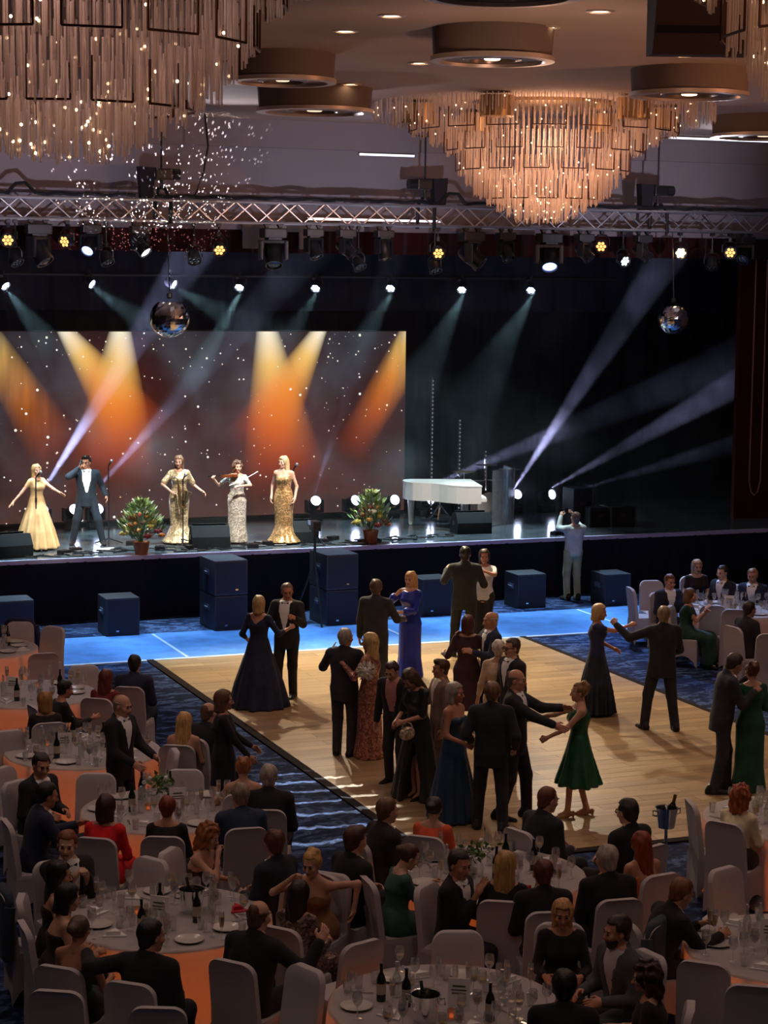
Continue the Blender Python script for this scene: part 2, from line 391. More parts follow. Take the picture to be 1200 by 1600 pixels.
df = MB().box(((DFX0 + DFX1) / 2, (DFY0 + DFY1) / 2, 0.008), (DFX1 - DFX0, DFY1 - DFY0, 0.016)).build('floor_dance', mat('plank_joint_dark', (0.05, 0.03, 0.015), 0.8)); struct(df, 'oak plank dance floor laid over the carpet')
rows = 54; pw = (DFY1 - DFY0) / rows; pl = (DFX1 - DFX0) / 5
pm = {}
for k, L in (('full', pl), ('half', pl / 2)):
    pm[k] = MB().box((0, 0, 0), (L - 0.004, pw - 0.004, 0.012), bev=0.0015).mesh('plank', WOOD)
for r in range(rows):
    y = DFY0 + (r + 0.5) * pw
    xs = [(DFX0 + (i + 0.5) * pl, 'full') for i in range(5)] if r % 2 == 0 else [(DFX0 + pl / 4, 'half')] + [(DFX0 + (i + 1) * pl, 'full') for i in range(4)] + [(DFX1 - pl / 4, 'half')]
    for x, k in xs: ob('plank', pm[k], df, (x, y, 0.0215 + random.uniform(-0.0006, 0.0006)))
EDG = mat('dark_ramp_edge', (0.022, 0.016, 0.016), 0.95, spec=0.05)
for c, d in (((DFX0 - 0.06, (DFY0 + DFY1) / 2, 0.012), (0.12, DFY1 - DFY0 + 0.24, 0.024)), ((DFX1 + 0.06, (DFY0 + DFY1) / 2, 0.012), (0.12, DFY1 - DFY0 + 0.24, 0.024)),
             (((DFX0 + DFX1) / 2, DFY0 - 0.06, 0.012), (DFX1 - DFX0, 0.12, 0.024))):
    MB().box(c, d).build('ramp_edge', EDG, df)
# ------------------------------------------------------------------ video wall
SCRY = 40.0
def m_screen():
    m = bpy.data.materials.new('video_wall_image'); m.use_nodes = True; n = NT(m); n.n.clear()
    o = n.new('ShaderNodeOutputMaterial'); e = n.new('ShaderNodeEmission'); n.put(o.inputs[0], e.outputs[0]); e.inputs[1].default_value = 1.0
    co = n.coord('Object'); X, _, Z = n.xyz(co)
    def P(px, py): q = aty(px, py, SCRY); return q[0], q[2]
    k = 0.01367                                   # metres per photo pixel on the screen
    neb = n.noise(co, 0.45, 3, 0.5)
    neb2 = n.noise(co, 0.9, 4, 0.6, 0.4)
    zz = n.m('MULTIPLY_ADD', Z, 0.25, -0.28, clamp=True)          # 0 bottom .. 1 top
    bgc = n.ramp(neb, [(0.30, srgb('#130e10')), (0.45, srgb('#221c20')), (0.56, srgb('#33373e')), (0.72, srgb('#1a1416'))])
    low = n.ramp(neb2, [(0.35, srgb('#33302f')), (0.55, srgb('#4e352e')), (0.7, srgb('#3e4044'))])
    acc = n.mix(n.m('SUBTRACT', 1.0, n.m('MULTIPLY', zz, 1.7, clamp=True), clamp=True), bgc, low)
    beams = [((100, 515), (202, 655), 12, 48, 1.0, 1.35), ((188, 515), (178, 700), 17, 64, 1.0, 1.35),
             ((417, 515), (440, 710), 18, 64, 1.0, 1.35), ((500, 515), (418, 665), 12, 50, 1.0, 1.35),
             ((-40, 500), (80, 690), 22, 42, 0.55, 1.2), ((668, 500), (560, 680), 34, 30, 0.62, 1.2), ((640, 500), (590, 640), 10, 18, 0.5, 1.3)]
    for a, b_, w0, w1, st, tl in beams:
        ax, az = P(*a); bx, bz = P(*b_); L = math.hypot(bx - ax, bz - az); dx, dz = (bx - ax) / L, (bz - az) / L
        rx = n.m('SUBTRACT', X, ax); rz = n.m('SUBTRACT', Z, az)
        t = n.m('DIVIDE', n.m('ADD', n.m('MULTIPLY', rx, dx), n.m('MULTIPLY', rz, dz)), L)
        s = n.m('ABSOLUTE', n.m('SUBTRACT', n.m('MULTIPLY', rx, dz), n.m('MULTIPLY', rz, dx)))
        w = n.m('MULTIPLY_ADD', t, (w1 - w0) * k, w0 * k)
        q = n.m('DIVIDE', s, w)
        core = n.m('SMOOTHSTEP' if False else 'SUBTRACT', 1.0, n.m('POWER', n.m('MINIMUM', q, 1.0), 2.0), clamp=True)
        fade = n.m('SUBTRACT', 1.0, n.m('POWER', n.m('DIVIDE', n.m('MAXIMUM', t, 0.0), tl), 1.7), clamp=True)
        strk = n.noise(n.scale(co, (6, 1, 0.6)), 1.0, 2) if st < 0.6 else None
        I = n.m('MULTIPLY', n.m('MULTIPLY', core, fade), st)
        if strk is not None: I = n.m('MULTIPLY', I, n.m('MULTIPLY_ADD', strk, 1.6, 0.1))
        hot = n.ramp(n.m('MULTIPLY', t, 0.8, clamp=True), [(0.0, (1.0, 0.93, 0.74)), (0.22, (1.0, 0.62, 0.17)), (0.5, (1.0, 0.30, 0.035)), (0.85, (0.75, 0.10, 0.012)), (1.0, (0.3, 0.03, 0.01))])
        acc = n.mix(I, acc, hot)
        halo = n.m('MULTIPLY', n.m('DIVIDE', 1.0, n.m('MULTIPLY_ADD', n.m('MULTIPLY', q, q), 0.7, 1.0)), n.m('MULTIPLY', n.m('SUBTRACT', 1.0, n.m('DIVIDE', n.m('ABSOLUTE', n.m('SUBTRACT', t, 0.75)), 1.1), clamp=True), 0.075 * st))
        acc = n.mix(n.m('MULTIPLY', halo, 1.0, clamp=True), acc, (0.62, 0.075, 0.02))
    c2 = n.scale(co, (1, 0, 1))
    for sc, th, amt in ((4.5, 0.15, 0.5), (2.2, 0.08, 0.8), (8.0, 0.17, 0.30), (6.0, 0.15, .3)):
        v = n.new('ShaderNodeTexVoronoi'); v.voronoi_dimensions = '3D'; n.put(v.inputs['Vector'], c2); v.inputs['Scale'].default_value = sc
        r, g, _b = n.xyz(v.outputs['Color'])
        rad = n.m('MULTIPLY', r, th)
        dot = n.m('MULTIPLY', n.m('SUBTRACT', rad, v.outputs['Distance']), 40.0, clamp=True)
        keep = n.m('LESS_THAN', g, n.m('MULTIPLY_ADD', zz, 1.1, 0.04))
        tintc = n.ramp(r, [(0.2, (0.8, 0.25, 0.1)), (0.6, (1.0, 0.72, 0.5)), (1.0, (1, 1, 0.95))])
        acc = n.mix(n.m('MULTIPLY', dot, keep), acc, tintc)
    n.put(e.inputs[0], acc); return m
sx0, sx1, sz0, sz1 = 4.2, aty(634, 518, SCRY)[0], STAGE_Z + 0.08, 5.07
scr = thing('video_wall', 'wide video wall showing orange light beams and sparkles', 'screen', (0, 0, 0))
pm_ = MB().box(((sx0 + sx1) / 2, SCRY, (sz0 + sz1) / 2), (sx1 - sx0, 0.02, sz1 - sz0)).build('display', m_screen(), scr)
MB().box(((sx0 + sx1) / 2, SCRY + 0.10, (sz0 + sz1) / 2), (sx1 - sx0 + 0.04, 0.16, sz1 - sz0 + 0.04)).build('frame', BLACK, scr)
MB().box(((sx0 + sx1) / 2, SCRY + 0.1, STAGE_Z + 0.03), (sx1 - sx0, 0.4, 0.06)).build('plinth', BLACK, scr)

# ------------------------------------------------------------------ truss
TY, TZ0, TZ1 = 34.6, 7.18, 7.54
def truss(name, label, y, z0, z1, x0, x1, dep=0.34, r=0.026):
    t = thing(name, label, 'truss', (0, y, z0))
    for yy in (-dep / 2, dep / 2):
        for zz in (0, z1 - z0):
            MB().tube((x0, yy, zz), (x1, yy, zz), r, n=8).build('chord', ALU, t)
    st_ = 0.42; n_ = int((x1 - x0) / st_)
    Lz = z1 - z0; dm = MB().tube((-st_ / 2, 0, 0), (st_ / 2, 0, Lz), r * 0.55, n=6).mesh('diagonal', ALU, True)
    dm2 = MB().tube((-st_ / 2, 0, Lz), (st_ / 2, 0, 0), r * 0.55, n=6).mesh('diagonal', ALU, True)
    for i in range(n_):
        for yy in (-dep / 2, dep / 2):
            ob('diagonal', dm if (i % 2 == 0) == (yy < 0) else dm2, t, (x0 + (i + 0.5) * st_, yy, 0))
    b = MB()
    for i in range(n_ + 1):
        for zz in (0, Lz): b.tube((x0 + i * st_, -dep / 2, zz), (x0 + i * st_, dep / 2, zz), r * 0.5, n=5)
    b.build('cross_braces', ALU, t); return t
truss('lighting_truss', 'long aluminium box truss carrying the row of stage lamps', TY, TZ0, TZ1, 2.0, 24.5)
pipe = MB().tube((5, 39.2, 6.22), (21, 39.2, 6.22), 0.03).build('upstage_lighting_pipe', BLACK); tag(pipe, 'thin black lighting pipe above the video wall', 'pipe')
# dark cable bundles lying along the truss top
for i, (x0, x1) in enumerate(((5.2, 9.0), (9.4, 13.4), (13.0, 17.2), (17.6, 22.6))):
    pts = [(x0 + (x1 - x0) * k / 24, TY - 0.12 + 0.05 * math.sin(k * 1.3 + i), TZ1 + 0.05 + 0.03 * abs(math.sin(k * 0.9 + i * 2)) + (0.16 if k in (11, 12) and i % 2 == 0 else 0)) for k in range(25)]
    tag(MB().path(pts, 0.035, 6).build('cable_bundle', BLACK), ['cable bundle on the truss above the two gold-gown singers at the far left', 'cable bundle on the truss nearest the first mirror ball', 'cable bundle on the truss beside the middle chain hoist', 'cable bundle on the truss end over the dark right wing'][i], 'cable', 'cable bundles on the truss')
tag(MB().path([(aty(320, 190, TY)[0] , TY, CEIL_Z), (aty(325, 240, TY)[0], TY, 8.5), (aty(318, 280, TY)[0], TY, 8.05), (aty(305, 303, TY)[0], TY, 7.65), (aty(290, 308, TY)[0], TY, 7.6)], 0.018, 6).build('drop_cable', BLACK), 'black cable drooping from the ceiling to the truss', 'cable')

# ------------------------------------------------------------------ stage lamps (shared meshes)
LENS_OFF = mat('lens_dark', (0.03, 0.03, 0.04), 0.1, spec=0.8)
LENS_AMB = emis('lens_amber', (1.0, 0.45, 0.13), 2.2)
LENS_AMBX = emis('lens_amber_bright', (1.0, 0.55, 0.2), 40.0)
LENS_WHT = emis('lens_white', (0.85, 0.93, 1.0), 3.0)
LENS_BLU = emis('lens_blue', (0.25, 0.35, 1.0), 5.0)
LENS_BW = emis('lens_bluewhite', (0.62, 0.70, 1.0), 30.0)
LN = {'off': LENS_OFF, 'amber': LENS_AMB, 'amberx': LENS_AMBX, 'white': LENS_WHT, 'blue': LENS_BLU, 'bw': LENS_BW}
def mh_meshes(k=1.0):
    d = {}
    d['base'] = MB().box((0, 0, -0.07 * k), (0.34 * k, 0.26 * k, 0.14 * k), bev=0.02 * k).box((0, 0, -0.15 * k), (0.2 * k, 0.2 * k, 0.03 * k)).mesh('base', BLACK)
    d['clamp'] = MB().box((-.1 * k, 0, .03 * k), (.05 * k, .06 * k, .08 * k)).box((.1 * k, 0, .03 * k), (.05 * k, .06 * k, .08 * k)).tube((-.1 * k, -.04 * k, .06 * k), (-.1 * k, .04 * k, .06 * k), .045 * k).tube((.1 * k, -.04 * k, .06 * k), (.1 * k, .04 * k, .06 * k), .045 * k).mesh('clamp', BLACK)
    y = MB().box((0, 0, -0.19 * k), (0.36 * k, 0.12 * k, 0.05 * k), bev=.015 * k)
    for s in (-1, 1): y.box((s * 0.18 * k, 0, -0.31 * k), (0.06 * k, 0.14 * k, 0.28 * k), bev=.02 * k)
    d['yoke'] = y.mesh('yoke', BLACK)
    d['head'] = MB().lathe([(0, -.20 * k), (.09 * k, -.20 * k), (.125 * k, -.15 * k), (.13 * k, .02 * k), (.115 * k, .10 * k), (.13 * k, .14 * k), (.13 * k, .20 * k), (.112 * k, .20 * k), (.105 * k, .175 * k)], 18).mesh('head', BLACKG, True)
    d['lens'] = MB().lathe([(.106 * k, .172 * k), (.08 * k, .19 * k), (.04 * k, .198 * k), (0, .20 * k)], 18).mesh('lens', LENS_OFF, True)
    return d
MHB, MHS = mh_meshes(1.25), mh_meshes(0.95)
def moving_head(loc, aim, label, lens='off', big=True, upright=False, group=None):
    M = MHB if big else MHS; k = 1.25 if big else 0.95
    t = thing('moving_head_lamp', label, 'stage lamp', loc, 0, group)
    if upright: t.rotation_euler = (math.pi, 0, 0)
    sgn = -1 if upright else 1
    ob('base', M['base'], t)
    if not upright: ob('clamp', M['clamp'], t)
    d = Vector(tuple(aim)).normalized(); 
    if upright: d = Vector((d.x, -d.y, -d.z))
    pan = math.atan2(d.y, d.x) + math.pi / 2
    ob('yoke', M['yoke'], t, None, pan)
    h = ob('head', M['head'], t, (0, 0, -0.36 * k)); h.rotation_euler = d.to_track_quat('Z', 'Y').to_euler()
    ob('lens', M['lens'], h, m=LN[lens]); return t
PARM = {'body': MB().lathe([(0, -.13), (.07, -.13), (.105, -.08), (.115, .06), (.125, .06), (.125, .10), (.108, .10), (.104, .07)], 16).mesh('body', BLACK, True),
        'face': MB().lathe([(.105, .075), (0, .075)], 16).mesh('face', BLACKG),
        'yoke': MB().path([(-.145, 0, 0), (-.145, 0, .13), (-.08, 0, .20), (.08, 0, .20), (.145, 0, .13), (.145, 0, 0)], .014, 5).box((0, 0, .24), (.05, .05, .08)).mesh('bracket', BLACK),
        }
def _cells():
    b = MB(); c = [(0, 0)] + [(0.066 * math.cos(a * math.pi / 3), 0.066 * math.sin(a * math.pi / 3)) for a in range(6)]
    for x, y in c: b.lathe([(.030, .078), (.022, .086), (0, .09)], 10, (x, y, 0))
    return b.mesh('lens', LENS_OFF, True)
PARM['lens'] = _cells()
def par_can(loc, aim, label, lens='off', k=1.0, group=None, drop=0.0, dy=0.0):
    t = thing('par_can_lamp', label, 'stage lamp', loc, 0, group); t.scale = (k, k, k)
    d = Vector(tuple(aim)).normalized()
    ob('bracket', PARM['yoke'], t, None, math.atan2(d.y, d.x) + math.pi / 2)
    if drop: MB().tube((0, 0, .2), (0, dy / k, drop / k), .016).box((0, dy / k, drop / k - .02), (.07, .08, .07)).build('drop_pole', BLACK, t)
    h = ob('body', PARM['body'], t); h.rotation_euler = d.to_track_quat('Z', 'Y').to_euler()
    ob('face', PARM['face'], h); ob('lens', PARM['lens'], h, m=LN[lens]); return t
CAMD = np.array([-0.35, -0.93, 0.0])
def hung(px, py, dz=0.0): 
    q = aty(px, py, TY - 0.1); return q
GL = 'lamps hanging from the long truss'
TR = [  # kind, px, py (lamp centre), aim, lens, label
 ('p', 13, 374, (-.3, -.93, -.2), 'amber', 'glowing amber par lamp at the far left end of the truss'),
 ('p', 24, 404, (.3, -.5, -.8), 'off', 'unlit par lamp under the leftmost glowing amber lamp'),
 ('M', 60, 380, (.4, -.4, -.8), 'off', 'large unlit moving head between the two leftmost amber lamps'),
 ('p', 105, 376, (-.75, -.6, -.25), 'amber', 'glowing amber par lamp turned sideways, second from the left'),
 ('m', 142, 376, (-.5, -.6, -.6), 'blue', 'moving head with blue glow right of the sideways amber lamp'),
 ('p', 166, 404, (.2, -.5, -.8), 'off', 'unlit par lamp right of the blue glowing moving head'),
 ('m', 218, 374, (.5, -.55, -.7), 'white', 'tilted moving head with white lit lens left of the first mirror ball cable'),
 ('p', 303, 402, (.0, -.6, -.8), 'off', 'unlit par lamp right of the first mirror ball cable'),
 ('p', 342, 388, (-.1, -.9, -.45), 'amber', 'glowing amber par lamp right of the first mirror ball cable'),
 ('M', 427, 372, (-.1, -.5, -.85), 'off', 'large unlit moving head in front of the pale panel'),
 ('m', 490, 374, (.2, -.4, -.85), 'off', 'unlit moving head hanging right of the pale panel'),
 ('m', 541, 376, (.5, -.5, -.6), 'off', 'silvery tilted moving head under the middle of the truss'),
 ('p', 560, 412, (.2, -.6, -.8), 'off', 'unlit par lamp just under the silvery tilted moving head'),
 ('m', 600, 368, (.1, -.2, -.95), 'off', 'small unlit moving head left of the middle hoist straps'),
 ('p', 684, 394, (-.2, -.93, -.3), 'amber', 'glowing amber par lamp below the middle chain hoist'),
 ('p', 679, 417, (.1, -.5, -.85), 'off', 'unlit par lamp directly under the middle amber lamp'),
 ('M', 737, 374, (.6, -.45, -.6), 'off', 'large tilted moving head right of the middle amber lamp'),
 ('m', 790, 380, (.2, -.5, -.85), 'off', 'unlit moving head left of the lower chandelier tip'),
 ('M', 858, 376, (-.2, -.6, -.75), 'blue', 'large moving head with blue lens under the chandelier tip'),
 ('m', 913, 384, (.4, -.5, -.7), 'off', 'unlit moving head right of the chandelier tip'),
 ('p', 940, 384, (-.55, -.8, -.2), 'amber', 'dim amber par lamp turned sideways beside the bright white lamp'),
 ('p', 973, 406, (.15, -.93, -.35), 'white', 'par lamp shining bright white over the right wing'),
 ('m', 1004, 382, (.5, -.5, -.6), 'off', 'unlit moving head between the white and the dazzling amber lamp'),
 ('p', 1062, 394, (-.25, -.95, -.25), 'amberx', 'dazzling amber lamp above the second mirror ball'),
 ('p', 1112, 412, (-.3, -.4, -.85), 'off', 'unlit lamp pointing down right of the dazzling amber lamp'),
 ('p', 1140, 394, (-.35, -.92, -.15), 'amber', 'small glowing amber lamp at the right end of the truss'),
 ('m', 1165, 382, (-.6, -.5, -.6), 'off', 'unlit tilted moving head at the right end of the truss'),
]
for k, px, py, aim, ln, lab in TR:
    q = hung(px, py)
    if k == 'p':
        par_can(q, aim, lab, ln, 1.0, GL, TZ0 - 0.03 - q[2])
        rod = None
    else:
        kk = 1.25 if k == 'M' else 0.95
        moving_head((q[0], q[1], TZ0 - 0.09), aim, lab, ln, k == 'M', False, GL)
# pale hung panels behind the lamps
pq = aty(402, 378, 35.0); tag(MB().box((pq[0], 35.22, 6.98), (0.42, 0.03, 0.5)).box((pq[0] + 1.05, 35.22, 6.98), (0.35, 0.03, 0.5)).box((pq[0] + .5, 35.215, 7.1), (1.45, .03, .12)).build('pale_panel', mat('pale_panel', '#8d8a88', 0.8)), 'pair of pale grey panels behind the large moving head', 'panel')
# row of upstage lamps
UP = [(5, 443, (.55, -.5, -.75)), (139, 441, (.75, -.45, -.55)), (267, 442, (.8, -.45, -.45)), (375, 445, (-.50, -.1, -.88)), (494, 447, (-.5, -.45, -.75)), (611, 447, (-.5, -.45, -.75)), (722, 449, (-.45, -.4, -.8)), (830, 450, (-.5, -.4, -.8))]
UPL = ['first small blue-white lamp of the row above the video wall, at the left edge', 'second lamp of the upstage row, left of the mirror ball', 'third lamp of the upstage row, right above the mirror ball', 'fourth lamp of the upstage row, right of the mirror ball', 'fifth lamp of the upstage row over the violinist', 'sixth lamp of the upstage row near the video wall corner', 'seventh lamp of the upstage row above the piano', 'eighth lamp of the upstage row, last on the right']
UPP = []
for (px, py, aim), lab in zip(UP, UPL):
    q = aty(px, py, 39.0); UPP.append((q, aim))
    q = aty(px, py, 39.0); par_can(q, (aim[0], -0.75, aim[2]), lab, 'bw', 0.9, 'small lamps in the upstage row', 6.20 - q[2], .2)
# floor moving heads with beams
FL = [(62, 817, (.42, -.1, .9), 'floor moving head behind the leftmost singer'), (110, 815, (.5, -.15, .8), 'floor moving head behind the man singing'), (146, 813, (.6, -.1, .75), 'floor moving head half hidden behind the legs of the man singing'),
      (487, 803, (.2, -.25, .95), 'floor moving head right of the woman in bronze sequins'), (545, 801, (.65, -.15, .7), 'floor moving head left of the right-hand flower arrangement'), (607, 799, (.5, -.5, .5), 'floor moving head right behind the right-hand flower arrangement'),
      (660, 796, (.85, -.1, .32), 'floor moving head behind the white piano'), (798, 793, (.42, -.1, .85), 'floor moving head just right of the drum shield'), (849, 790, (.80, -.1, .50), 'second floor moving head from the drum shield'), (898, 786, (.95, -.1, .28), 'floor moving head beside the tall black case')]
FLP = []
for px, py, aim, lab in FL:
    q = at(px, py, STAGE_Z)
    q[1] = min(q[1], 39.75); q = aty(px, py, 39.6); q[2] = STAGE_Z + 0.0
    FLP.append((np.array([q[0], 39.45, STAGE_Z + 0.42]), aim))
    moving_head((q[0], 39.45, STAGE_Z + 0.005), (aim[0] * .55 - .2, -0.80, aim[2] * 0.45), lab, 'bw', False, True, 'moving heads on the stage floor')
# chain hoists on the truss
BAG = mat('chain_bag', (0.012, 0.011, 0.016), 0.9)
for (px, py, s), lab in zip(((252, 272, 1), (664, 288, -1), (1028, 298, 1)), ('chain hoist with black bag left, above the first mirror ball', 'chain hoist with blue-lit body above the middle of the truss', 'chain hoist on the truss right of the big chandelier')):
    q = aty(px, py, TY); t = thing('chain_hoist', lab, 'hoist', (q[0], TY, q[2]), 0, 'chain hoists on the truss')
    MB().box((.03 * s, 0, 0), (.30, .22, .20), bev=.03).tube((.16 * s, 0, 0), (.33 * s, 0, 0), .10, n=12).box((-.12 * s, 0, .08), (.1, .12, .06)).build('motor', BLACKG, t)
    MB().prism([(-.16, -.42), (.05, -.42), (.09, .1), (-.2, .12)], -.1, .1, Matrix.Translation((-.22 * s, 0, 0)) @ Matrix.Rotation(math.pi / 2, 4, 'X') @ Matrix.Scale(s, 4, (1, 0, 0))).build('chain_bag', BAG, t)
    MB().tube((0, 0, .1), (0, 0, CEIL_Z - q[2]), .018, n=6).build('chain', BLACK, t)
    MB().tube((.0, 0, -.1), (.0, 0, -.26), .03).path([(-.05, 0, -.25), (-.07, .15, TZ1 - q[2]), (-.08, .15, TZ0 - q[2] - .05)], .035).path([(.06, 0, -.25), (.13, -.15, TZ1 - q[2]), (.11, -.2, TZ0 - q[2] - .05)], .035).build('sling', BLACK, t)
# slit lights in the bulkhead
for (xa, ya, xb, yb), lab in zip(((560, 241, 648, 244), (480, 341, 690, 347), (1040, 190, 1200, 192)), ('thin white strip light high on the grey bulkhead', 'white strip light glowing behind the middle of the truss', 'white strip light where ceiling meets bulkhead at the right')):
    a, b = aty(xa, ya, 35.27), aty(xb, yb, 35.27)
    t = thing('strip_light', lab, 'strip light', ((a[0] + b[0]) / 2, 35.27 if ya != 190 else 35.17, min((a[2] + b[2]) / 2, CEIL_Z - .05)))
    MB().box((0, .0, 0), (b[0] - a[0], .04, .05)).build('housing', ALU, t); MB().box((0, -.025, 0), (b[0] - a[0] - .04, .012, .035)).build('diffuser', emis('strip_glow', (0.8, 0.85, 1.0), 2.2), t)
# mirror balls
for (px, py, r), lab in zip(((265, 497, .345), (1052, 498, .30)), ('mirror ball hanging in front of the video wall', 'mirror ball hanging before the dark right side of stage')):
    q = aty(px, py, 34.3); t = thing('mirror_ball', lab, 'mirror ball', q, 0, 'mirror balls')
    b = MB(); b.lathe([(r * math.sin(math.pi * i / 20), -r * math.cos(math.pi * i / 20)) for i in range(17)], 28)
    for v_ in b.bm.verts: v_.co *= 1 + random.uniform(-.012, .012)
    me = b.mesh('mirror_tiles', CHROME); ob('mirror_tiles', me, t)
    MB().lathe([(.03, r - .01), (.05, r + .02), (.05, r + .09), (0, r + .1)], 10).build('motor', BLACKG, t)
    MB().tube((0, 0, r + .08), (0, .13, TZ0 - q[2]), .012, n=6).build('cable', BLACK, t)

# ------------------------------------------------------------------ ceiling drums, downlights, hung speaker
DRM = mat('drum_plaster', '#6d5d55', 0.85, spec=0.1); TRIM = mat('drum_trim', '#c9b6a6', 0.35, 0.6); REFL = mat('drum_reflector', '#6e5a50', 0.3, 0.5)  # drum plaster darkened: shade on the drum sides is in its colour
LAMPW = emis('downlight_lamp', (1.0, 0.72, 0.45), 9.0)
DR = [(770, 45, .68, 1, 'round ceiling drum light left of the hung loudspeaker'), (1078, 108, .78, 1, 'round ceiling drum light below the hung loudspeaker'), (442, 84, .66, 0, 'round ceiling drum light between the two chandeliers'), (492, 138, .86, 0, 'pale round ceiling drum light nearest the bulkhead'), (1195, 182, .9, 0, 'ceiling drum light at the right edge beyond the big chandelier'), (785, -72, .68, 0, 'round ceiling drum light cut off by the top of the picture')]
for px, py, r, lit, lab in DR:
    q = at(px, py, CEIL_Z); t = thing('ceiling_drum_light', lab, 'ceiling light', (q[0], q[1], CEIL_Z), 0, 'round drum lights on the ceiling')
    h = .34
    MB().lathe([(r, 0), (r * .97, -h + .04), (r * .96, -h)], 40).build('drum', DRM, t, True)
    MB().lathe([(r * 1.02, -h + .03), (r * 1.02, -h - .02), (r * .86, -h - .025), (r * .84, -h + .01)], 40).build('trim_ring', TRIM, t, True)
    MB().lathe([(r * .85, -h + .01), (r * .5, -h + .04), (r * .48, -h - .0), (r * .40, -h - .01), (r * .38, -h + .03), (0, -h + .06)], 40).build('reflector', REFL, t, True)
    MB().lathe([(r * .14, -h + .02), (r * .12, -h), (0, -h - .005)], 16).build('bulb', LAMPW if lit else emis('downlight_dim', (1, .75, .5), 1.2), t, True)
DL = [(540, 48), (655, 98), (938, 17), (1070, 86), (612, 24), (855, 42), (548, 131), (1190, 40)]
for i, (px, py) in enumerate(DL):
    q = at(px, py, CEIL_Z); t = thing('recessed_downlight', ['recessed ceiling downlight left of the nearest drum light', 'recessed ceiling downlight left of the big chandelier top', 'recessed ceiling downlight at the top edge left of the hung loudspeaker', 'recessed ceiling downlight directly under the hung loudspeaker', 'recessed ceiling downlight at the top edge, second from left', 'recessed ceiling downlight right of the nearest drum light', 'recessed ceiling downlight beside the pale drum near the bulkhead', 'recessed ceiling downlight by the right edge chandelier'][i], 'downlight', (q[0], q[1], CEIL_Z), 0, 'recessed ceiling downlights')
    MB().lathe([(.15, 0), (.15, -.012), (.11, -.018), (.105, 0)], 20).build('trim_ring', TRIM, t, True); MB().lathe([(.1, -.004), (0, -.006)], 16).build('bulb', LAMPW, t)
q = at(1095, 40, 8.38); t = thing('hung_loudspeaker', 'dark wedge loudspeaker hanging from the ceiling at upper right', 'loudspeaker', q, -YAW)
SPK = mat('hung_speaker_paint', '#6a4c42', 0.7)
MB().prism([(-.30, .16), (-.16, .27), (.30, .27), (.30, -.22), (-.10, -.24)], -.40, .40, Matrix.Rotation(math.pi / 2, 4, 'Z') @ Matrix.Rotation(math.pi / 2, 4, 'X')).build('cabinet', SPK, t)
MB().box((0, -.17, 0.02), (.76, .02, .36), M=Matrix.Rotation(-.42, 4, 'X')).build('grille', mat('hung_speaker_grille', '#2c201c', 0.8), t)
for s in (-1, 1): MB().tube((s * .3, .1, .2), (s * .3, .1, .6), .02).build('bracket', BLACK, t)

# ------------------------------------------------------------------ chandeliers
def m_rod():
    m = bpy.data.materials.new('chandelier_glass_rod'); m.use_nodes = True; n = NT(m); b = n.n['Principled BSDF']; o = n.n['Material Output']
    b.inputs['Base Color'].default_value = (0.86, 0.75, 0.70, 1); b.inputs['Roughness'].default_value = 0.18; b.inputs['Specular IOR Level'].default_value = 0.8
    tr = n.new('ShaderNodeBsdfTranslucent'); tr.inputs[0].default_value = (0.88, 0.70, 0.60, 1)
    mx = n.new('ShaderNodeMixShader'); mx.inputs[0].default_value = 0.5; n.put(mx.inputs[1], b.outputs[0]); n.put(mx.inputs[2], tr.outputs[0])
    t = n.new('ShaderNodeBsdfTransparent'); m2 = n.new('ShaderNodeMixShader'); m2.inputs[0].default_value = 0.36
    n.put(m2.inputs[1], mx.outputs[0]); n.put(m2.inputs[2], t.outputs[0]); n.put(o.inputs[0], m2.outputs[0]); return m
ROD = m_rod(); RAIL = mat('chandelier_rail', '#5a3524', 0.4, 0.7); BULB = emis('chandelier_bulb', (1.0, 0.66, 0.36), 7.0)
TIERS = [(2.7, 8.74, 9.00), (2.40, 8.66, 9.0), (2.08, 8.50, 8.95), (1.80, 8.36, 8.85), (1.53, 8.20, 8.80), (1.33, 7.88, 8.55), (1.20, 7.72, 8.3), (1.09, 7.57, 8.15), (.97, 7.50, 8.0), (.86, 7.42, 7.95), (.70, 7.32, 7.8), (.55, 7.24, 7.7), (.42, 7.16, 7.6), (.25, 7.14, 7.55)]
RODM = {}
def rod_mesh(L):
    L = round(L, 2)
    if L not in RODM: RODM[L] = MB().tube((0, 0, -L), (0, 0, 0), .0085, n=5).mesh('glass_rod', ROD, True)
    return RODM[L]
FRM = {}
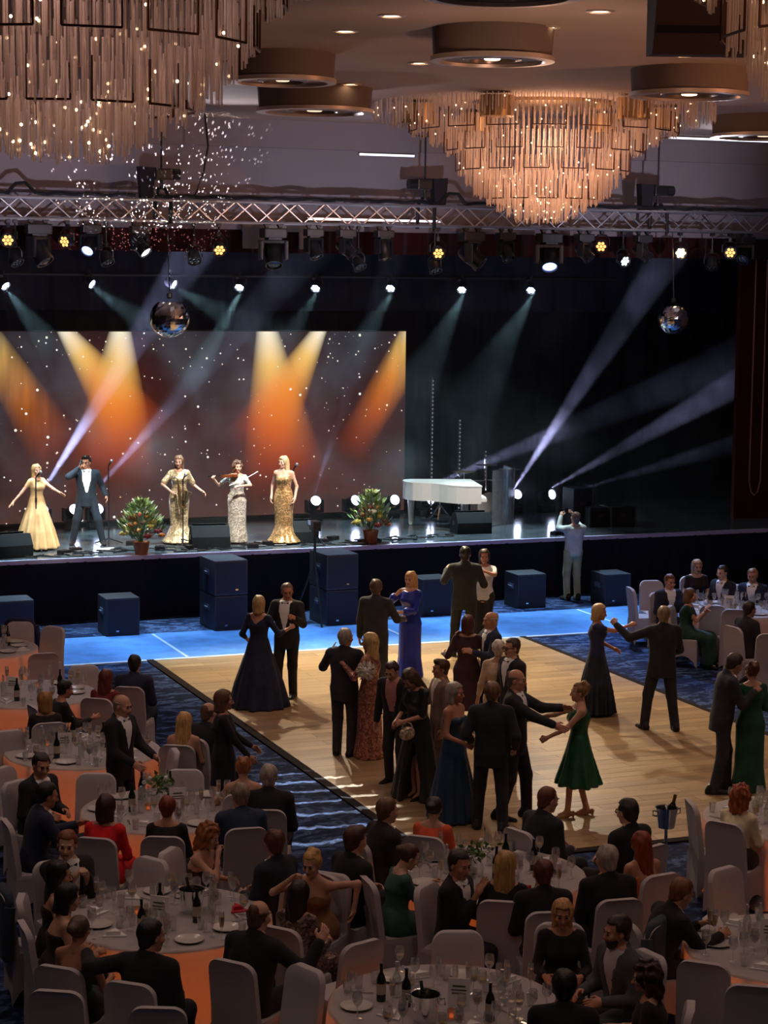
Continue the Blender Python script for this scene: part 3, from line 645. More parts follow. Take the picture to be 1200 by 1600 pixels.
def chandelier(cx, cy, label, nparts, power, glow=(1.0, 0.58, 0.36)):
    t = thing('chandelier', label, 'chandelier', (cx, cy, CEIL_Z), 0, 'tiered glass rod chandeliers')
    rods = []
    for ti, (r, zb, zt) in enumerate(TIERS):
        n_ = int(2 * math.pi * r / (.085 if r > 1.0 else .07))
        for i in range(n_):
            a = 2 * math.pi * (i + .5 * (ti % 2)) / n_; rr = r + random.uniform(-.03, .03); j = random.uniform(-.05, .02)
            rods.append((rr * math.cos(a), rr * math.sin(a), zt - CEIL_Z, zt - zb + j))
    rods.sort(key=lambda p: (p[0] * AWAY[0] + p[1] * AWAY[1]) - 0.6 * p[3])    # nearest first
    for x, y, z, L in rods[:nparts]: ob('glass_rod', rod_mesh(L), t, (x, y, z))
    b = MB()
    for x, y, z, L in rods[nparts:]: b.tube((x, y, z - L), (x, y, z), .0085, n=4, caps=False)
    s = b.build('rod_field', ROD, t, True); s['kind'] = 'stuff'
    b = MB()
    for _ in range(170):
        r, zb, zt = random.choice(TIERS); a = random.uniform(0, 6.283); b.ball((r * math.cos(a), r * math.sin(a), random.uniform(zb + .05, zt) - CEIL_Z), .012, 5, 4)
    s = b.build('sparkle_bulbs', BULB, t); s['kind'] = 'stuff'
    for r, zb, w in ((2.08, 8.50, .5), (1.53, 8.20, .42), (1.33, 7.90, .4), (.86, 7.46, .3)):
        n_ = int(2 * math.pi * r / (w * 1.35)); key = (r, w)
        if key not in FRM: FRM[key] = MB().box((0, 0, 0), (w, .016, .016)).box((-w / 2, 0, .15), (.014, .014, .3)).box((w / 2, 0, .15), (.014, .014, .3)).mesh('rod_frame', RAIL)
        for i in range(n_):
            a = 2 * math.pi * i / n_; ob('rod_frame', FRM[key], t, ((r + .05) * math.cos(a), (r + .05) * math.sin(a), zb - CEIL_Z + .06), a + math.pi / 2)
    MB().lathe([(0, -.005), (1.1, -.005), (1.1, -.05), (0, -.06)], 40).build('ceiling_plate', BRASS, t, True)
    for a in (.6, 1.7, 2.8, 3.9, 5.0, 6.1):
        MB().lathe([(.0, -.05), (.26, -.05), (.26, -.36), (.2, -.37), (0, -.36)], 24, (2.0 * math.cos(a), 2.0 * math.sin(a), 0)).build('canopy_can', BRASS, t, True)
    lamp('POINT', 'chandelier_glow', (cx, cy, 8.1), power, glow, size=.5)
    lamp('POINT', 'chandelier_glow', (cx - 1.2 * AWAY[0], cy - 1.2 * AWAY[1], 8.4), power * .6, glow, size=.3)
    return t
def atd(px, d, z): 
    q = CAMP + ray(px, 300) * d; return q
q = at(850, 160, CEIL_Z); chandelier(q[0], q[1], 'big tiered glass rod chandelier glowing amber above the dance floor', 300, 85)
q = atd(106, 14.7, 0); chandelier(q[0], q[1], 'glass rod chandelier filling the upper left corner', 300, 18, (1.0, .68, .62))
q = atd(1445, 13.6, 0); chandelier(q[0], q[1], 'glass rod chandelier just showing at the upper right edge', 60, 22)
# ------------------------------------------------------------------ implicit surfaces (for bodies and clothes)
class Field:
    def __init__(s): s.u = []; s.c = []
    def rc(s, a, b, r1, r2=None, k=0.03):
        s.u.append(('rc', np.array(a, float), np.array(b, float), r1, r1 if r2 is None else r2, k)); return s
    def el(s, c, rad, Fm=None, k=0.03):
        s.u.append(('el', np.array(c, float), np.array(rad, float), np.eye(3) if Fm is None else Fm, k)); return s
    def loft(s, O, Fm, st, k=0.03, folds=0, famp=0.0, rnd=0.0):
        """st rows: t, rx, ry, (cy); Fm rows r,f,u"""
        s.u.append(('lo', np.array(O, float), Fm, np.array([(q + (0.0,))[:4] for q in st], float), k, folds, famp, rnd)); return s
    def cut(s, fn): s.c.append(fn); return s
    def bounds(s, p):
        if p[0] == 'rc':
            m = max(p[3], p[4]); return np.minimum(p[1], p[2]) - m, np.maximum(p[1], p[2]) + m
        if p[0] == 'el':
            m = p[2].max(); return p[1] - m, p[1] + m
        t = p[3]; m = max(t[:, 1].max(), t[:, 2].max()) * 1.12 + abs(t[:, 3]).max() + p[6]
        a = p[1] + p[2][2] * t[0, 0]; b = p[1] + p[2][2] * t[-1, 0]
        return np.minimum(a, b) - m, np.maximum(a, b) + m
    def mesh(s, h):
        bs = [s.bounds(p) for p in s.u]
        lo = np.min([b[0] for b in bs], 0) - 3 * h; hi = np.max([b[1] for b in bs], 0) + 3 * h
        n = np.ceil((hi - lo) / h).astype(int) + 1
        ax = [(lo[i] + h * np.arange(n[i])).astype(np.float32) for i in range(3)]
        D = np.full(n, 9.0, np.float32)
        for p, b in zip(s.u, bs):
            k = p[5] if p[0] == 'rc' else p[4]
            pad = k + 2.5 * h
            i0 = np.maximum(((b[0] - pad - lo) / h).astype(int), 0); i1 = np.minimum(((b[1] + pad - lo) / h).astype(int) + 2, n)
            X = ax[0][i0[0]:i1[0], None, None]; Y = ax[1][None, i0[1]:i1[1], None]; Z = ax[2][None, None, i0[2]:i1[2]]
            if p[0] == 'rc':
                a, bb = p[1], p[2] - p[1]; L = float(bb @ bb) + 1e-9
                x, y, z = X - a[0], Y - a[1], Z - a[2]
                t = np.clip((x * bb[0] + y * bb[1] + z * bb[2]) / L, 0, 1)
                d = np.sqrt((x - t * bb[0]) ** 2 + (y - t * bb[1]) ** 2 + (z - t * bb[2]) ** 2) - (p[3] + (p[4] - p[3]) * t)
            else:
                c = p[1]; Fm = p[3] if p[0] == 'el' else p[2]; x, y, z = X - c[0], Y - c[1], Z - c[2]
                l = [x * Fm[i, 0] + y * Fm[i, 1] + z * Fm[i, 2] for i in range(3)]
                if p[0] == 'el':
                    r = p[2]; k0 = np.sqrt((l[0] / r[0]) ** 2 + (l[1] / r[1]) ** 2 + (l[2] / r[2]) ** 2) + 1e-6
                    k1 = np.sqrt((l[0] / r[0] ** 2) ** 2 + (l[1] / r[1] ** 2) ** 2 + (l[2] / r[2] ** 2) ** 2) + 1e-6
                    d = k0 * (k0 - 1) / k1
                else:
                    st, _, folds, famp, rnd = p[3], p[4], p[5], p[6], p[7]
                    t = l[2]; rx = np.interp(t, st[:, 0], st[:, 1]); ry = np.interp(t, st[:, 0], st[:, 2]); cy = np.interp(t, st[:, 0], st[:, 3])
                    yy = l[1] - cy; q = np.sqrt((l[0] / rx) ** 2 + (yy / ry) ** 2)
                    if folds:
                        th = np.arctan2(yy, l[0]); w = np.clip((st[-1, 0] - t) / (st[-1, 0] - st[0, 0]), 0, 1)
                        q = q + famp / 0.25 * w * (np.sin(th * folds) + 0.5 * np.sin(th * (folds * 0.6 + 1) + 1.3))
                    d = (q - 1) * np.minimum(rx, ry)
                    d = np.maximum(d, np.maximum(st[0, 0] - t, t - st[-1, 0]))
            sl = tuple(slice(i0[i], i1[i]) for i in range(3)); A = D[sl]
            hh = np.clip(0.5 + 0.5 * (A - d) / k, 0, 1); D[sl] = A * (1 - hh) + d * hh - k * hh * (1 - hh)
        for fn in s.c:
            D = np.maximum(D, fn(ax[0][:, None, None], ax[1][None, :, None], ax[2][None, None, :]).astype(np.float32))
        return snets(D, lo, h)
_CO = [(i, j, k) for i in (0, 1) for j in (0, 1) for k in (0, 1)]
_ED = [(a, b) for a in range(8) for b in range(a + 1, 8) if sum(abs(_CO[a][q] - _CO[b][q]) for q in range(3)) == 1]
def snets(D, lo, h):
    I = D < 0; n = D.shape
    c = np.zeros(tuple(q - 1 for q in n), np.int8)
    for i, j, k in _CO: c += I[i:n[0] - 1 + i, j:n[1] - 1 + j, k:n[2] - 1 + k]
    act = (c > 0) & (c < 8); idx = np.argwhere(act); N = len(idx)
    if N == 0: return np.zeros((0, 3)), np.zeros((0, 4), int)
    vals = np.stack([D[idx[:, 0] + i, idx[:, 1] + j, idx[:, 2] + k] for i, j, k in _CO], 1)
    pos = np.zeros((N, 3)); cnt = np.zeros(N)
    for a, b in _ED:
        va, vb = vals[:, a], vals[:, b]; m = (va < 0) != (vb < 0); t = np.where(m, va / np.where(m, va - vb, 1), 0)
        pa, pb = np.array(_CO[a], float), np.array(_CO[b], float)
        pos += np.where(m[:, None], pa + (pb - pa) * t[:, None], 0); cnt += m
    V = lo + h * (idx + pos / cnt[:, None])
    id_ = np.full(act.shape, -1, np.int32); id_[act] = np.arange(N)
    F = []
    for axis in range(3):
        o = [1 if q == axis else 0 for q in range(3)]; u, v = (axis + 1) % 3, (axis + 2) % 3
        A = I[:n[0] - o[0], :n[1] - o[1], :n[2] - o[2]]; B = I[o[0]:, o[1]:, o[2]:]
        e = np.argwhere(A != B); e = e[(e[:, u] > 0) & (e[:, v] > 0) & (e[:, u] < n[u] - 1) & (e[:, v] < n[v] - 1)]
        def cell(du, dv):
            q = e.copy(); q[:, u] -= du; q[:, v] -= dv; return id_[q[:, 0], q[:, 1], q[:, 2]]
        Q = np.stack([cell(1, 1), cell(0, 1), cell(0, 0), cell(1, 0)], 1)
        s = A[e[:, 0], e[:, 1], e[:, 2]]; Q[~s] = Q[~s][:, ::-1]; F.append(Q)
    F = np.concatenate(F); F = F[(F >= 0).all(1)]
    return V, F

# ------------------------------------------------------------------ head, hands, hair, shoes (shared arrays / meshes)
def _head(sex):
    f = Field(); m = sex == 'm'
    f.el((0, -.014, .028), (.076, .096, .090), k=.02).el((0, .022, -.052), (.057 if m else .052, .066, .066), k=.03)
    f.el((0, .064, -.098 if m else -.094), (.026 if m else .019, .020, .020), k=.02)
    f.rc((-.032, .076, .022), (.032, .076, .022), .015 if m else .012, k=.012)
    f.rc((0, .086, .006), (0, .106, -.034), .008, .013, k=.010).rc((-.012, .094, -.036), (.012, .094, -.036), .008, k=.008)
    for s in (-1, 1):
        f.el((s * .044, .062, -.024), (.022, .022, .024), k=.02); f.el((s * .079, -.008, -.008), (.010, .020, .031), k=.006)
    f.rc((-.017, .081, -.066), (.017, .081, -.066), .009, k=.008)
    f.rc((0, -.022, -.06), (0, -.045, -.185), .058 if m else .047, .064 if m else .052, k=.03)
    f.cut(lambda X, Y, Z: .017 - np.minimum(np.sqrt((X - .032) ** 2 + (Y - .099) ** 2 + (Z - .002) ** 2), np.sqrt((X + .032) ** 2 + (Y - .099) ** 2 + (Z - .002) ** 2)))
    V, F = f.mesh(.0085)
    c = V[F].mean(1); mi = np.zeros(len(F), int)
    mi[(np.abs(c[:, 0]) < .026) & (np.abs(c[:, 2] + .066) < .009) & (c[:, 1] > .07)] = 3
    b = MB()
    for s in (-1, 1): b.ball((s * .032, .0790, .002), .0118, 10, 6)
    bm = b.bm; ev = np.array([v.co[:] for v in bm.verts]); ef = [[v.index for v in fc.verts] for fc in (bm.verts.index_update() or bm.faces)]
    ef = np.array([q if len(q) == 4 else q + [q[2]] for q in ef]); ec = ev[ef].mean(1)
    em = np.where((ec[:, 1] > .0850), 2, 1); bm.free()
    b = MB()
    for s in (-1, 1): b.box((s * .033, .089, .025), (.030, .008, .006), M=None)
    bm = b.bm; bv = np.array([v.co[:] for v in bm.verts]); bm.verts.index_update(); bf = np.array([[v.index for v in fc.verts] for fc in bm.faces]); bm.free()
    VV = np.concatenate([V, ev, bv]); FF = np.concatenate([F, ef + len(V), bf + len(V) + len(ev)])
    return VV, FF, np.concatenate([mi, em, np.full(len(bf), 4)])
HEADS = {s: _head(s) for s in 'mf'}
def _hand(pose):
    # right hand, wrist at origin, fingers along +Y, palm facing -Z, thumb towards -X
    f = Field(); f.el((0, .045, 0), (.040, .050, .016), k=.012).rc((0, -.03, 0), (0, .02, 0), .027, .028, k=.02)
    curl = {'relaxed': .38, 'grip': 1.12, 'open': .08}[pose]
    for i, (x, L) in enumerate(((-.029, .072), (-.009, .080), (.011, .075), (.030, .060))):
        a = np.array((x, .083, 0.0)); ang = 0; spread = (x * 1.6 if pose == 'open' else x * .5)
        for sl, r in ((.45, .0098), (.32, .0090), (.23, .0082)):
            ang += curl * (.9 if pose != 'open' else .7) * (1 + .08 * i); d = np.array((spread, math.cos(ang), -math.sin(ang))); b = a + d * L * sl
            f.rc(a, b, r, r * .92, k=.004); a = b
    a = np.array((-.030, .022, -.004)); b = a + np.array((-.026, .028, -.010 - .012 * curl)); c = b + np.array((-.004 + .020 * curl, .030, -.010 * (1 + curl)))
    f.rc(a, b, .0130, .0110, k=.01).rc(b, c, .0105, .0088, k=.004)
    return f.mesh(.0062)
HANDS = {p: _hand(p) for p in ('relaxed', 'grip', 'open')}
def _hair(style):
    f = Field(); C = (0, -.020, .034)
    def face_cut(zl, yl, wid=.068):
        # opening for the face: everything forward of yl and below zl
        return lambda X, Y, Z: -np.maximum(np.maximum(yl - Y, Z - zl), np.abs(X) - wid - .5 * np.maximum(Y - .05, 0))
    if style in ('short', 'crop', 'bald', 'quiff'):
        g = {'short': .015, 'crop': .009, 'bald': .007, 'quiff': .016}[style]
        f.el(C, (.077 + g, .097 + g, .088 + g), k=.01).el((0, -.062, -.045), (.058, .045, .05), k=.02)
        if style == 'quiff': f.el((0, .05, .105), (.055, .05, .035), k=.03)
        f.cut(face_cut(.075 if style != 'quiff' else .07, .032, .2)); f.cut(lambda X, Y, Z: -(Z + .088 - 0.55 * np.maximum(Y + .06, 0)))
        f.cut(lambda X, Y, Z: -np.maximum(np.maximum(-.012 - Y, Z - .02), .0 * X - .0 + 0 * Z - 1))
        if style == 'bald': f.cut(lambda X, Y, Z: -np.maximum(.046 - Z + .35 * np.minimum(Y + .05, 0), -.09 - Y))
    elif style in ('bob', 'long', 'curly', 'vlong'):
        g = .028 if style == 'curly' else .019
        f.el(C, (.078 + g, .098 + g, .090 + g), k=.02)
        dn = {'bob': -.12, 'curly': -.15, 'long': -.30, 'vlong': -.44}[style]
        f.rc((-.055, -.03, .0), (-.062, -.03, dn * .75 if style != 'bob' else dn), .045, .034, k=.03).rc((.055, -.03, .0), (.062, -.03, dn * .75 if style != 'bob' else dn), .045, .034, k=.03)
        f.rc((0, -.075, .0), (0, -.105, dn), .058, .030, k=.04).rc((-.05, -.07, -.05), (-.05, -.095, dn), .045, .025, k=.03).rc((.05, -.07, -.05), (.05, -.095, dn), .045, .025, k=.03)
        f.cut(face_cut(.078, .022, .058)); f.cut(lambda X, Y, Z: -np.maximum(np.maximum(-.02 - Y, Z + .02), np.abs(X) - .045))
    elif style in ('updo', 'bun'):
        f.el(C, (.090, .110, .100), k=.01)
        f.el((0, -.10, .075) if style == 'updo' else (0, -.125, .03), (.052, .05, .048), k=.03)
        if style == 'updo': f.el((0.03, -.07, .12), (.035, .035, .03), k=.02).el((-.03, -.05, .118), (.03, .03, .03), k=.02)
        f.cut(face_cut(.078, .032, .2)); f.cut(lambda X, Y, Z: -(Z + .06)); f.cut(lambda X, Y, Z: -np.maximum(np.maximum(-.012 - Y, Z - .005), -1 + 0 * X))
    elif style == 'beard':
        f.el((0, .030, -.066), (.064, .070, .058), k=.02).el((0, .07, -.098), (.034, .026, .028), k=.02); f.cut(lambda X, Y, Z: Z + .048 - .12 * np.maximum(np.abs(X) - .03, 0) * 6); f.cut(lambda X, Y, Z: .0 * X + .012 - Y); f.cut(lambda X, Y, Z: -np.maximum(np.maximum(np.abs(X) - .024, np.abs(Z + .067) - .008), .07 - Y))
    V, F = f.mesh(.011)
    amp = {'curly': .016, 'long': .006, 'vlong': .007, 'bob': .005, 'updo': .007, 'bun': .004}.get(style, .0045)
    fr = 55 if style != 'curly' else 95
    nz = np.sin(V[:, 0] * fr + 1.0) * np.sin(V[:, 1] * fr * .9) + .6 * np.sin(V[:, 2] * fr * .55 + V[:, 0] * 70)
    dirv = V - np.array(C); dirv[:, 2] *= .4; dirv /= np.linalg.norm(dirv, axis=1)[:, None] + 1e-6
    return me_from('hair_' + style, V + dirv * (nz * amp)[:, None], F, [hairm('#2a1c14')])
HAIRS = {}
def hair_me(style):
    if style not in HAIRS: HAIRS[style] = _hair(style)
    return HAIRS[style]
def _shoe(sex):
    f = Field()
    if sex == 'm': f.rc((0, -.05, .045), (0, .05, .045), .042, .040, k=.03).rc((0, .05, .036), (0, .17, .026), .046, .034, k=.03).rc((0, -.045, .06), (0, -.03, .10), .042, .040, k=.03)
    else: f.rc((0, .03, .05), (0, .15, .022), .032, .026, k=.02).rc((0, -.06, .075), (0, .04, .045), .030, .031, k=.02).rc((0, -.068, .0), (0, -.066, .07), .010, .016, k=.01)
    f.cut(lambda X, Y, Z: -(Z - .0) * 1.0 + 0 * X + 0 * Y)
    V, F = f.mesh(.013); return me_from('shoe', V, F, [BLACKG])
SHOES = {s: _shoe(s) for s in 'mf'}

def unit(v): v = np.asarray(v, float); return v / (np.linalg.norm(v) + 1e-9)
def rotv(v, axis, a):
    axis = unit(axis); v = np.asarray(v, float); return v * math.cos(a) + np.cross(axis, v) * math.sin(a) + axis * (axis @ v) * (1 - math.cos(a))
def ik(a, t, l1, l2, pole):
    a, t = np.asarray(a, float), np.asarray(t, float); d = t - a; L = np.linalg.norm(d)
    if L > (l1 + l2) * .995: t = a + d / L * (l1 + l2) * .995; d = t - a; L = np.linalg.norm(d)
    L = max(L, abs(l1 - l2) + .02); x = (l1 * l1 - l2 * l2 + L * L) / (2 * L); h = math.sqrt(max(l1 * l1 - x * x, 0)); n = d / L
    p = unit(np.asarray(pole, float) - n * (np.asarray(pole, float) @ n)); return a + n * x + p * h, t
TORSO = {'m': [(-.13, .150, .105), (-.04, .168, .115), (.06, .160, .110), (.14, .156, .108), (.24, .168, .115), (.34, .182, .120), (.42, .172, .105), (.48, .115, .080), (.53, .062, .058)],
         'f': [(-.13, .160, .112), (-.05, .172, .120), (.05, .150, .105), (.13, .126, .092), (.20, .128, .095), (.30, .148, .125), (.38, .142, .100), (.45, .100, .072), (.50, .050, .048)]}
def inflate(st, d, t0=None, t1=None):
    o = [(t, rx + d, ry + d) for t, rx, ry in st]; T = np.array(o)
    if t0 is not None or t1 is not None:
        t0 = T[0, 0] if t0 is None else t0; t1 = T[-1, 0] if t1 is None else t1
        g = lambda t: (t, float(np.interp(t, T[:, 0], T[:, 1])), float(np.interp(t, T[:, 0], T[:, 2])))
        o = [g(t0)] + [q for q in o if t0 < q[0] < t1] + [g(t1)]
    return o
SKINS = ['#c99a80', '#c08c72', '#d3a78e', '#b98468']
EYEW = mat('eye_white', '#d8d2cc', 0.3); IRIS = mat('eye_iris', '#2b2320', 0.2); LIPS = mat('lips', '#9a5148', 0.5); BROW = mat('brow', '#3a2a20', 0.8)
N_TRI = [0]
def person(label, sex='m', H=None, pos=(0, 0, 0), face=180, sit=False, lean=0, side=0, twist=0, hy=0, hp=0, L=None, R=None, hl='relaxed', hr='relaxed',
           pl=None, pr=None, feet=None, wear=None, hair=('short', '#3a2a20'), skinc=None, group=None, fat=1.0, vox=.022):
    H = H or (1.79 if sex == 'm' else 1.68); s = H / 1.75; wear = wear or {}
    a = R_(face); d2 = -AWAY * math.cos(a) + RIGHT * math.sin(a)
    root = thing('person', label, 'person', pos, math.atan2(d2[1], d2[0]) - math.pi / 2, group)
    ls = s * (.97 if sex == 'f' else 1.0)
    if feet is None: feet = (((-.10, .02), (.10, -.02)) if sex == 'm' else ((-.065, .01), (.065, -.01))) if not sit else ((-.12, .42), (.12, .40))
    P = np.array((0, 0, .575)) if sit else np.array((0, 0, .955 * s - .10 * max(0, abs(feet[0][0] - feet[1][0]) - .25)))
    if sit: P = np.array((0, -.02, .575))
    elif True: P[1] = (feet[0][1] + feet[1][1]) / 2
    u = rotv((0, 0, 1), (1, 0, 0), -R_(lean)); u = rotv(u, (0, 1, 0), R_(side)); r = unit(rotv((1, 0, 0), (0, 0, 1), R_(twist)) - u * (rotv((1, 0, 0), (0, 0, 1), R_(twist)) @ u)); f = np.cross(u, r)
    TM = np.stack([r, f, u]); T = lambda x, y, z: P + s * (x * r + y * f + z * u)
    shw = .185 if sex == 'm' else .155
    SH = {-1: T(-shw, -.005, .422), 1: T(shw, -.005, .422)}
    W = {}; E = {}
    defs = {-1: (-.27, .06, .84), 1: (.27, .06, .84)} if not sit else {-1: (-.14, .30, .72), 1: (.14, .30, .72)}
    for sd, tg, po in ((-1, L, pl), (1, R, pr)):
        tg = np.array(tg if tg is not None else defs[sd], float) * (s if not sit else 1.0)
        if not sit: tg[1] += P[1]
        E[sd], W[sd] = ik(SH[sd], tg, .285 * s, .255 * s, po or (sd * .38, -.4, -.9))
    HJ = {sd: T(sd * .092, 0, -.03) for sd in (-1, 1)}; K = {}; AN = {}
    for sd, ft in zip((-1, 1), feet):
        an = np.array((ft[0] * (s if not sit else 1), ft[1] * (s if not sit else 1), .085 * s if sex == 'm' else .10 * s))
        dl = np.linalg.norm(HJ[sd] - an); la, lb = (.44 * ls, .43 * ls) if sit else (dl * .509, dl * .497)
        K[sd], AN[sd] = ik(HJ[sd], an, la, lb, (sd * (.12 if sex == 'm' else .02), 1, .15))
    S_ = lambda st, d=0: [(t * s, (rx * fat + d) * s, (ry * fat + d) * s) for t, rx, ry in st]
    gw = 1.0 if sex == 'm' else .82
    top_ = wear.get('top')
    full = wear.get('top') in ('suit', 'shirt', 'sweater'); dfl = -.014 if full else 0.0
    # ---- body: one continuous skin surface
    F = Field(); F.loft(P, TM, S_(TORSO[sex], dfl), k=.03)
    for sd in (-1, 1):
        F.rc(T(sd * .05, -.01, .47), SH[sd], .050 * s * gw, (.060 + dfl) * s * gw, k=.04)
        F.rc(SH[sd], E[sd], (.052 + dfl) * s * gw, (.042 + dfl * .6) * s * gw, k=.03).rc(E[sd], W[sd], (.042 + dfl * .6) * s * gw, .031 * s * gw, k=.02)
        lg = -.02 if wear.get('bottom') == 'trousers' or (top_ == 'dress' and not sit and 'slit' not in wear) else 0
        F.rc(HJ[sd], K[sd], (.082 + lg) * s, (.056 + lg * .6) * s, k=.04).rc(K[sd], AN[sd], (.055 + lg * .6) * s, .038 * s, k=.03).rc(AN[sd], AN[sd] + np.array((0, .11, -.045)) * s, .036 * s, .026 * s, k=.02)
    if sex == 'f':
        for sd in (-1, 1): F.el(T(sd * .065, .085, .30), np.array((.058, .055, .055)) * s, k=.03)
    hu = rotv(u, r, -R_(hp)); hf0 = rotv(f, r, -R_(hp)); hf = rotv(hf0, hu, -R_(hy)); hr_ = np.cross(hf, hu)
    hs = s * (1.0 if sex == 'm' else .97)
    NB = T(0, -.012, .485); F.rc(T(0, -.02, .43), NB + .06 * s * hu, .052 * s * gw, .050 * s * gw, k=.03)
    HC = NB + s * (.145 * hu) + s * .028 * hf
    V, Q = F.mesh(vox if not full else .027)
    mi = [np.zeros(len(Q), int)]; Vs = [V]; Qs = [Q]; off = len(V)
    hv, hq, hm = HEADS[sex]; HM = np.stack([hr_, hf, hu])
    Vs.append(hv * hs @ HM + HC); Qs.append(hq + off); mi.append(hm); off += len(hv)
    for sd, pose in ((-1, hl), (1, hr)):
        v, q = HANDS[pose]; fd = unit(W[sd] - E[sd])
        # palm faces inwards / down
        pn = unit(np.array((-sd * .8, .25, -.45)) - fd * (np.array((-sd * .8, .25, -.45)) @ fd)); xa = np.cross(fd, -pn)
        vv = v.copy()
        if sd < 0: vv[:, 0] *= -1; q = q[:, ::-1]
        Vs.append(vv * s * (1.0 if sex == 'm' else .9) @ np.stack([xa, fd, -pn]) + W[sd]); Qs.append(q + off); mi.append(np.zeros(len(q), int)); off += len(v)
    sk = skin(skinc or SKINS[hash(label) % 4 if False else sum(map(ord, label)) % 4])
    ob('body', me_from('body', np.concatenate(Vs), np.concatenate(Qs), [sk, EYEW, IRIS, LIPS, BROW], np.concatenate(mi)), root)
    N_TRI[0] += 2 * sum(len(q) for q in Qs)
    def put(name, fld, m, h=vox, lab=None):
        v, q = fld.mesh(h)
        if len(q) == 0: return None
        N_TRI[0] += 2 * len(q)
        o = ob(name, me_from(name, v, q, [m]), root)
        if lab: o['label'] = lab
        return o
    loc = lambda X, Y, Z: ((X - P[0]) * r[0] + (Y - P[1]) * r[1] + (Z - P[2]) * r[2], (X - P[0]) * f[0] + (Y - P[1]) * f[1] + (Z - P[2]) * f[2], (X - P[0]) * u[0] + (Y - P[1]) * u[1] + (Z - P[2]) * u[2])
    # ---- hair
    if hair:
        h = ob('hair', hair_me(hair[0]), root, HC, m=hairm(hair[1])); h.rotation_mode = 'QUATERNION'
        h.rotation_quaternion = Matrix((tuple(hr_), tuple(hf), tuple(hu))).transposed().to_quaternion(); h.scale = (hs,) * 3
    if wear.get('beard'):
        h = ob('beard', hair_me('beard'), root, HC, m=hairm(hair[1])); h.rotation_mode = 'QUATERNION'
        h.rotation_quaternion = Matrix((tuple(hr_), tuple(hf), tuple(hu))).transposed().to_quaternion(); h.scale = (hs,) * 3
    # ---- clothes
    top = wear.get('top'); tc = wear.get('tc', '#16161a'); bc = wear.get('bc', tc)
    tm = wear.get('tm') or cloth(tc); bm_ = wear.get('bm') or (tm if bc == tc else cloth(bc))
    if top == 'suit':
        G = Field(); G.loft(P, TM, S_([(-.20, .176, .128)] + inflate(TORSO['m'] if sex == 'm' else TORSO['f'], .022, -.13, .475)), k=.03)
        for sd in (-1, 1):
            G.rc(T(sd * .04, -.012, .470), SH[sd], .056 * s, .066 * s, k=.04)
            wv = E[sd] + (W[sd] - E[sd]) * .94
            G.rc(T(sd * .02, -.035, .47), NB + .028 * s * hu - .018 * s * hf, .058 * s, .054 * s, k=.02)
            G.rc(SH[sd], E[sd], .067 * s, .059 * s, k=.03).rc(E[sd], wv, .060 * s, .047 * s, k=.02)
        if wear.get('open', True):
            w0 = wear.get('vlow', .13)
            def vcut(X, Y, Z):
                x, y, z = loc(X, Y, Z); x, y, z = x / s, y / s, z / s
                return -np.maximum(np.abs(x) - np.clip((z - w0) * .26, 0, .075), .02 - y) * s - 0.0
            G.cut(vcut)
            B = Field(); B.loft(P, TM, S_(inflate(TORSO['m'] if sex == 'm' else TORSO['f'], .010, -.05, .50)), k=.02).rc(T(0, -.012, .46), NB + .035 * s * hu, .064 * s, .062 * s, k=.02)
            put('shirt', B, cloth(wear.get('shirt', '#d9d4cf'), .7, .05), .024)
            if wear.get('tie', 'bow') == 'bow':
                c = T(0, .083, .455); b = MB()
                for sd in (-1, 1): b.prism([(0, -.008), (sd * .055, -.026), (sd * .055, .026), (0, .008)], -.012, .012, Matrix(((r[0], u[0], f[0], c[0]), (r[1], u[1], f[1], c[1]), (r[2], u[2], f[2], c[2]), (0, 0, 0, 1))))
                b.box(c, (.022, .03, .022)); b.build('bow_tie', BLACKG, root)
            elif wear.get('tie') == 'long':
                p0, p1 = T(0, .095, .43), T(0, .135, .16); MB().path([p0, (p0 + p1) / 2 + f * .02, p1], [.016, .024, .030], 6).build('necktie', cloth(wear.get('tiec', '#1b2440')), root)
        put('jacket', G, tm)
    elif top in ('sweater', 'shirt', 'blouse'):
        G = Field(); G.loft(P, TM, S_([(-.10, .178, .128)] + inflate(TORSO[sex], .018, -.05, wear.get('neck', .46))), k=.03); fr = wear.get('sleeve', .95)
        for sd in (-1, 1):
            G.rc(T(sd * .06, -.01, .465), SH[sd], .048 * s * gw, .066 * s * gw, k=.04)
            if fr <= .5: G.rc(SH[sd], SH[sd] + (E[sd] - SH[sd]) * fr * 2, .066 * s * gw, .062 * s * gw, k=.03)
            else: G.rc(SH[sd], E[sd], .066 * s * gw, .058 * s * gw, k=.03).rc(E[sd], E[sd] + (W[sd] - E[sd]) * (fr - .5) * 2, .056 * s * gw, .045 * s * gw, k=.02)
        if sex == 'f':
            for sd in (-1, 1): G.el(T(sd * .065, .09, .30), np.array((.068, .065, .065)) * s, k=.03)
        put('blouse' if sex == 'f' else 'sweater', G, tm)
    elif top == 'dress':
        G = Field(); lim = wear.get('neck', .40); G.loft(P, TM, S_(inflate(TORSO['f'], .013, -.06, lim)), k=.03)
        for sd in (-1, 1): G.el(T(sd * .065, .087, .30), np.array((.066, .062, .064)) * s, k=.03)
        sl = wear.get('sleeve', 0)
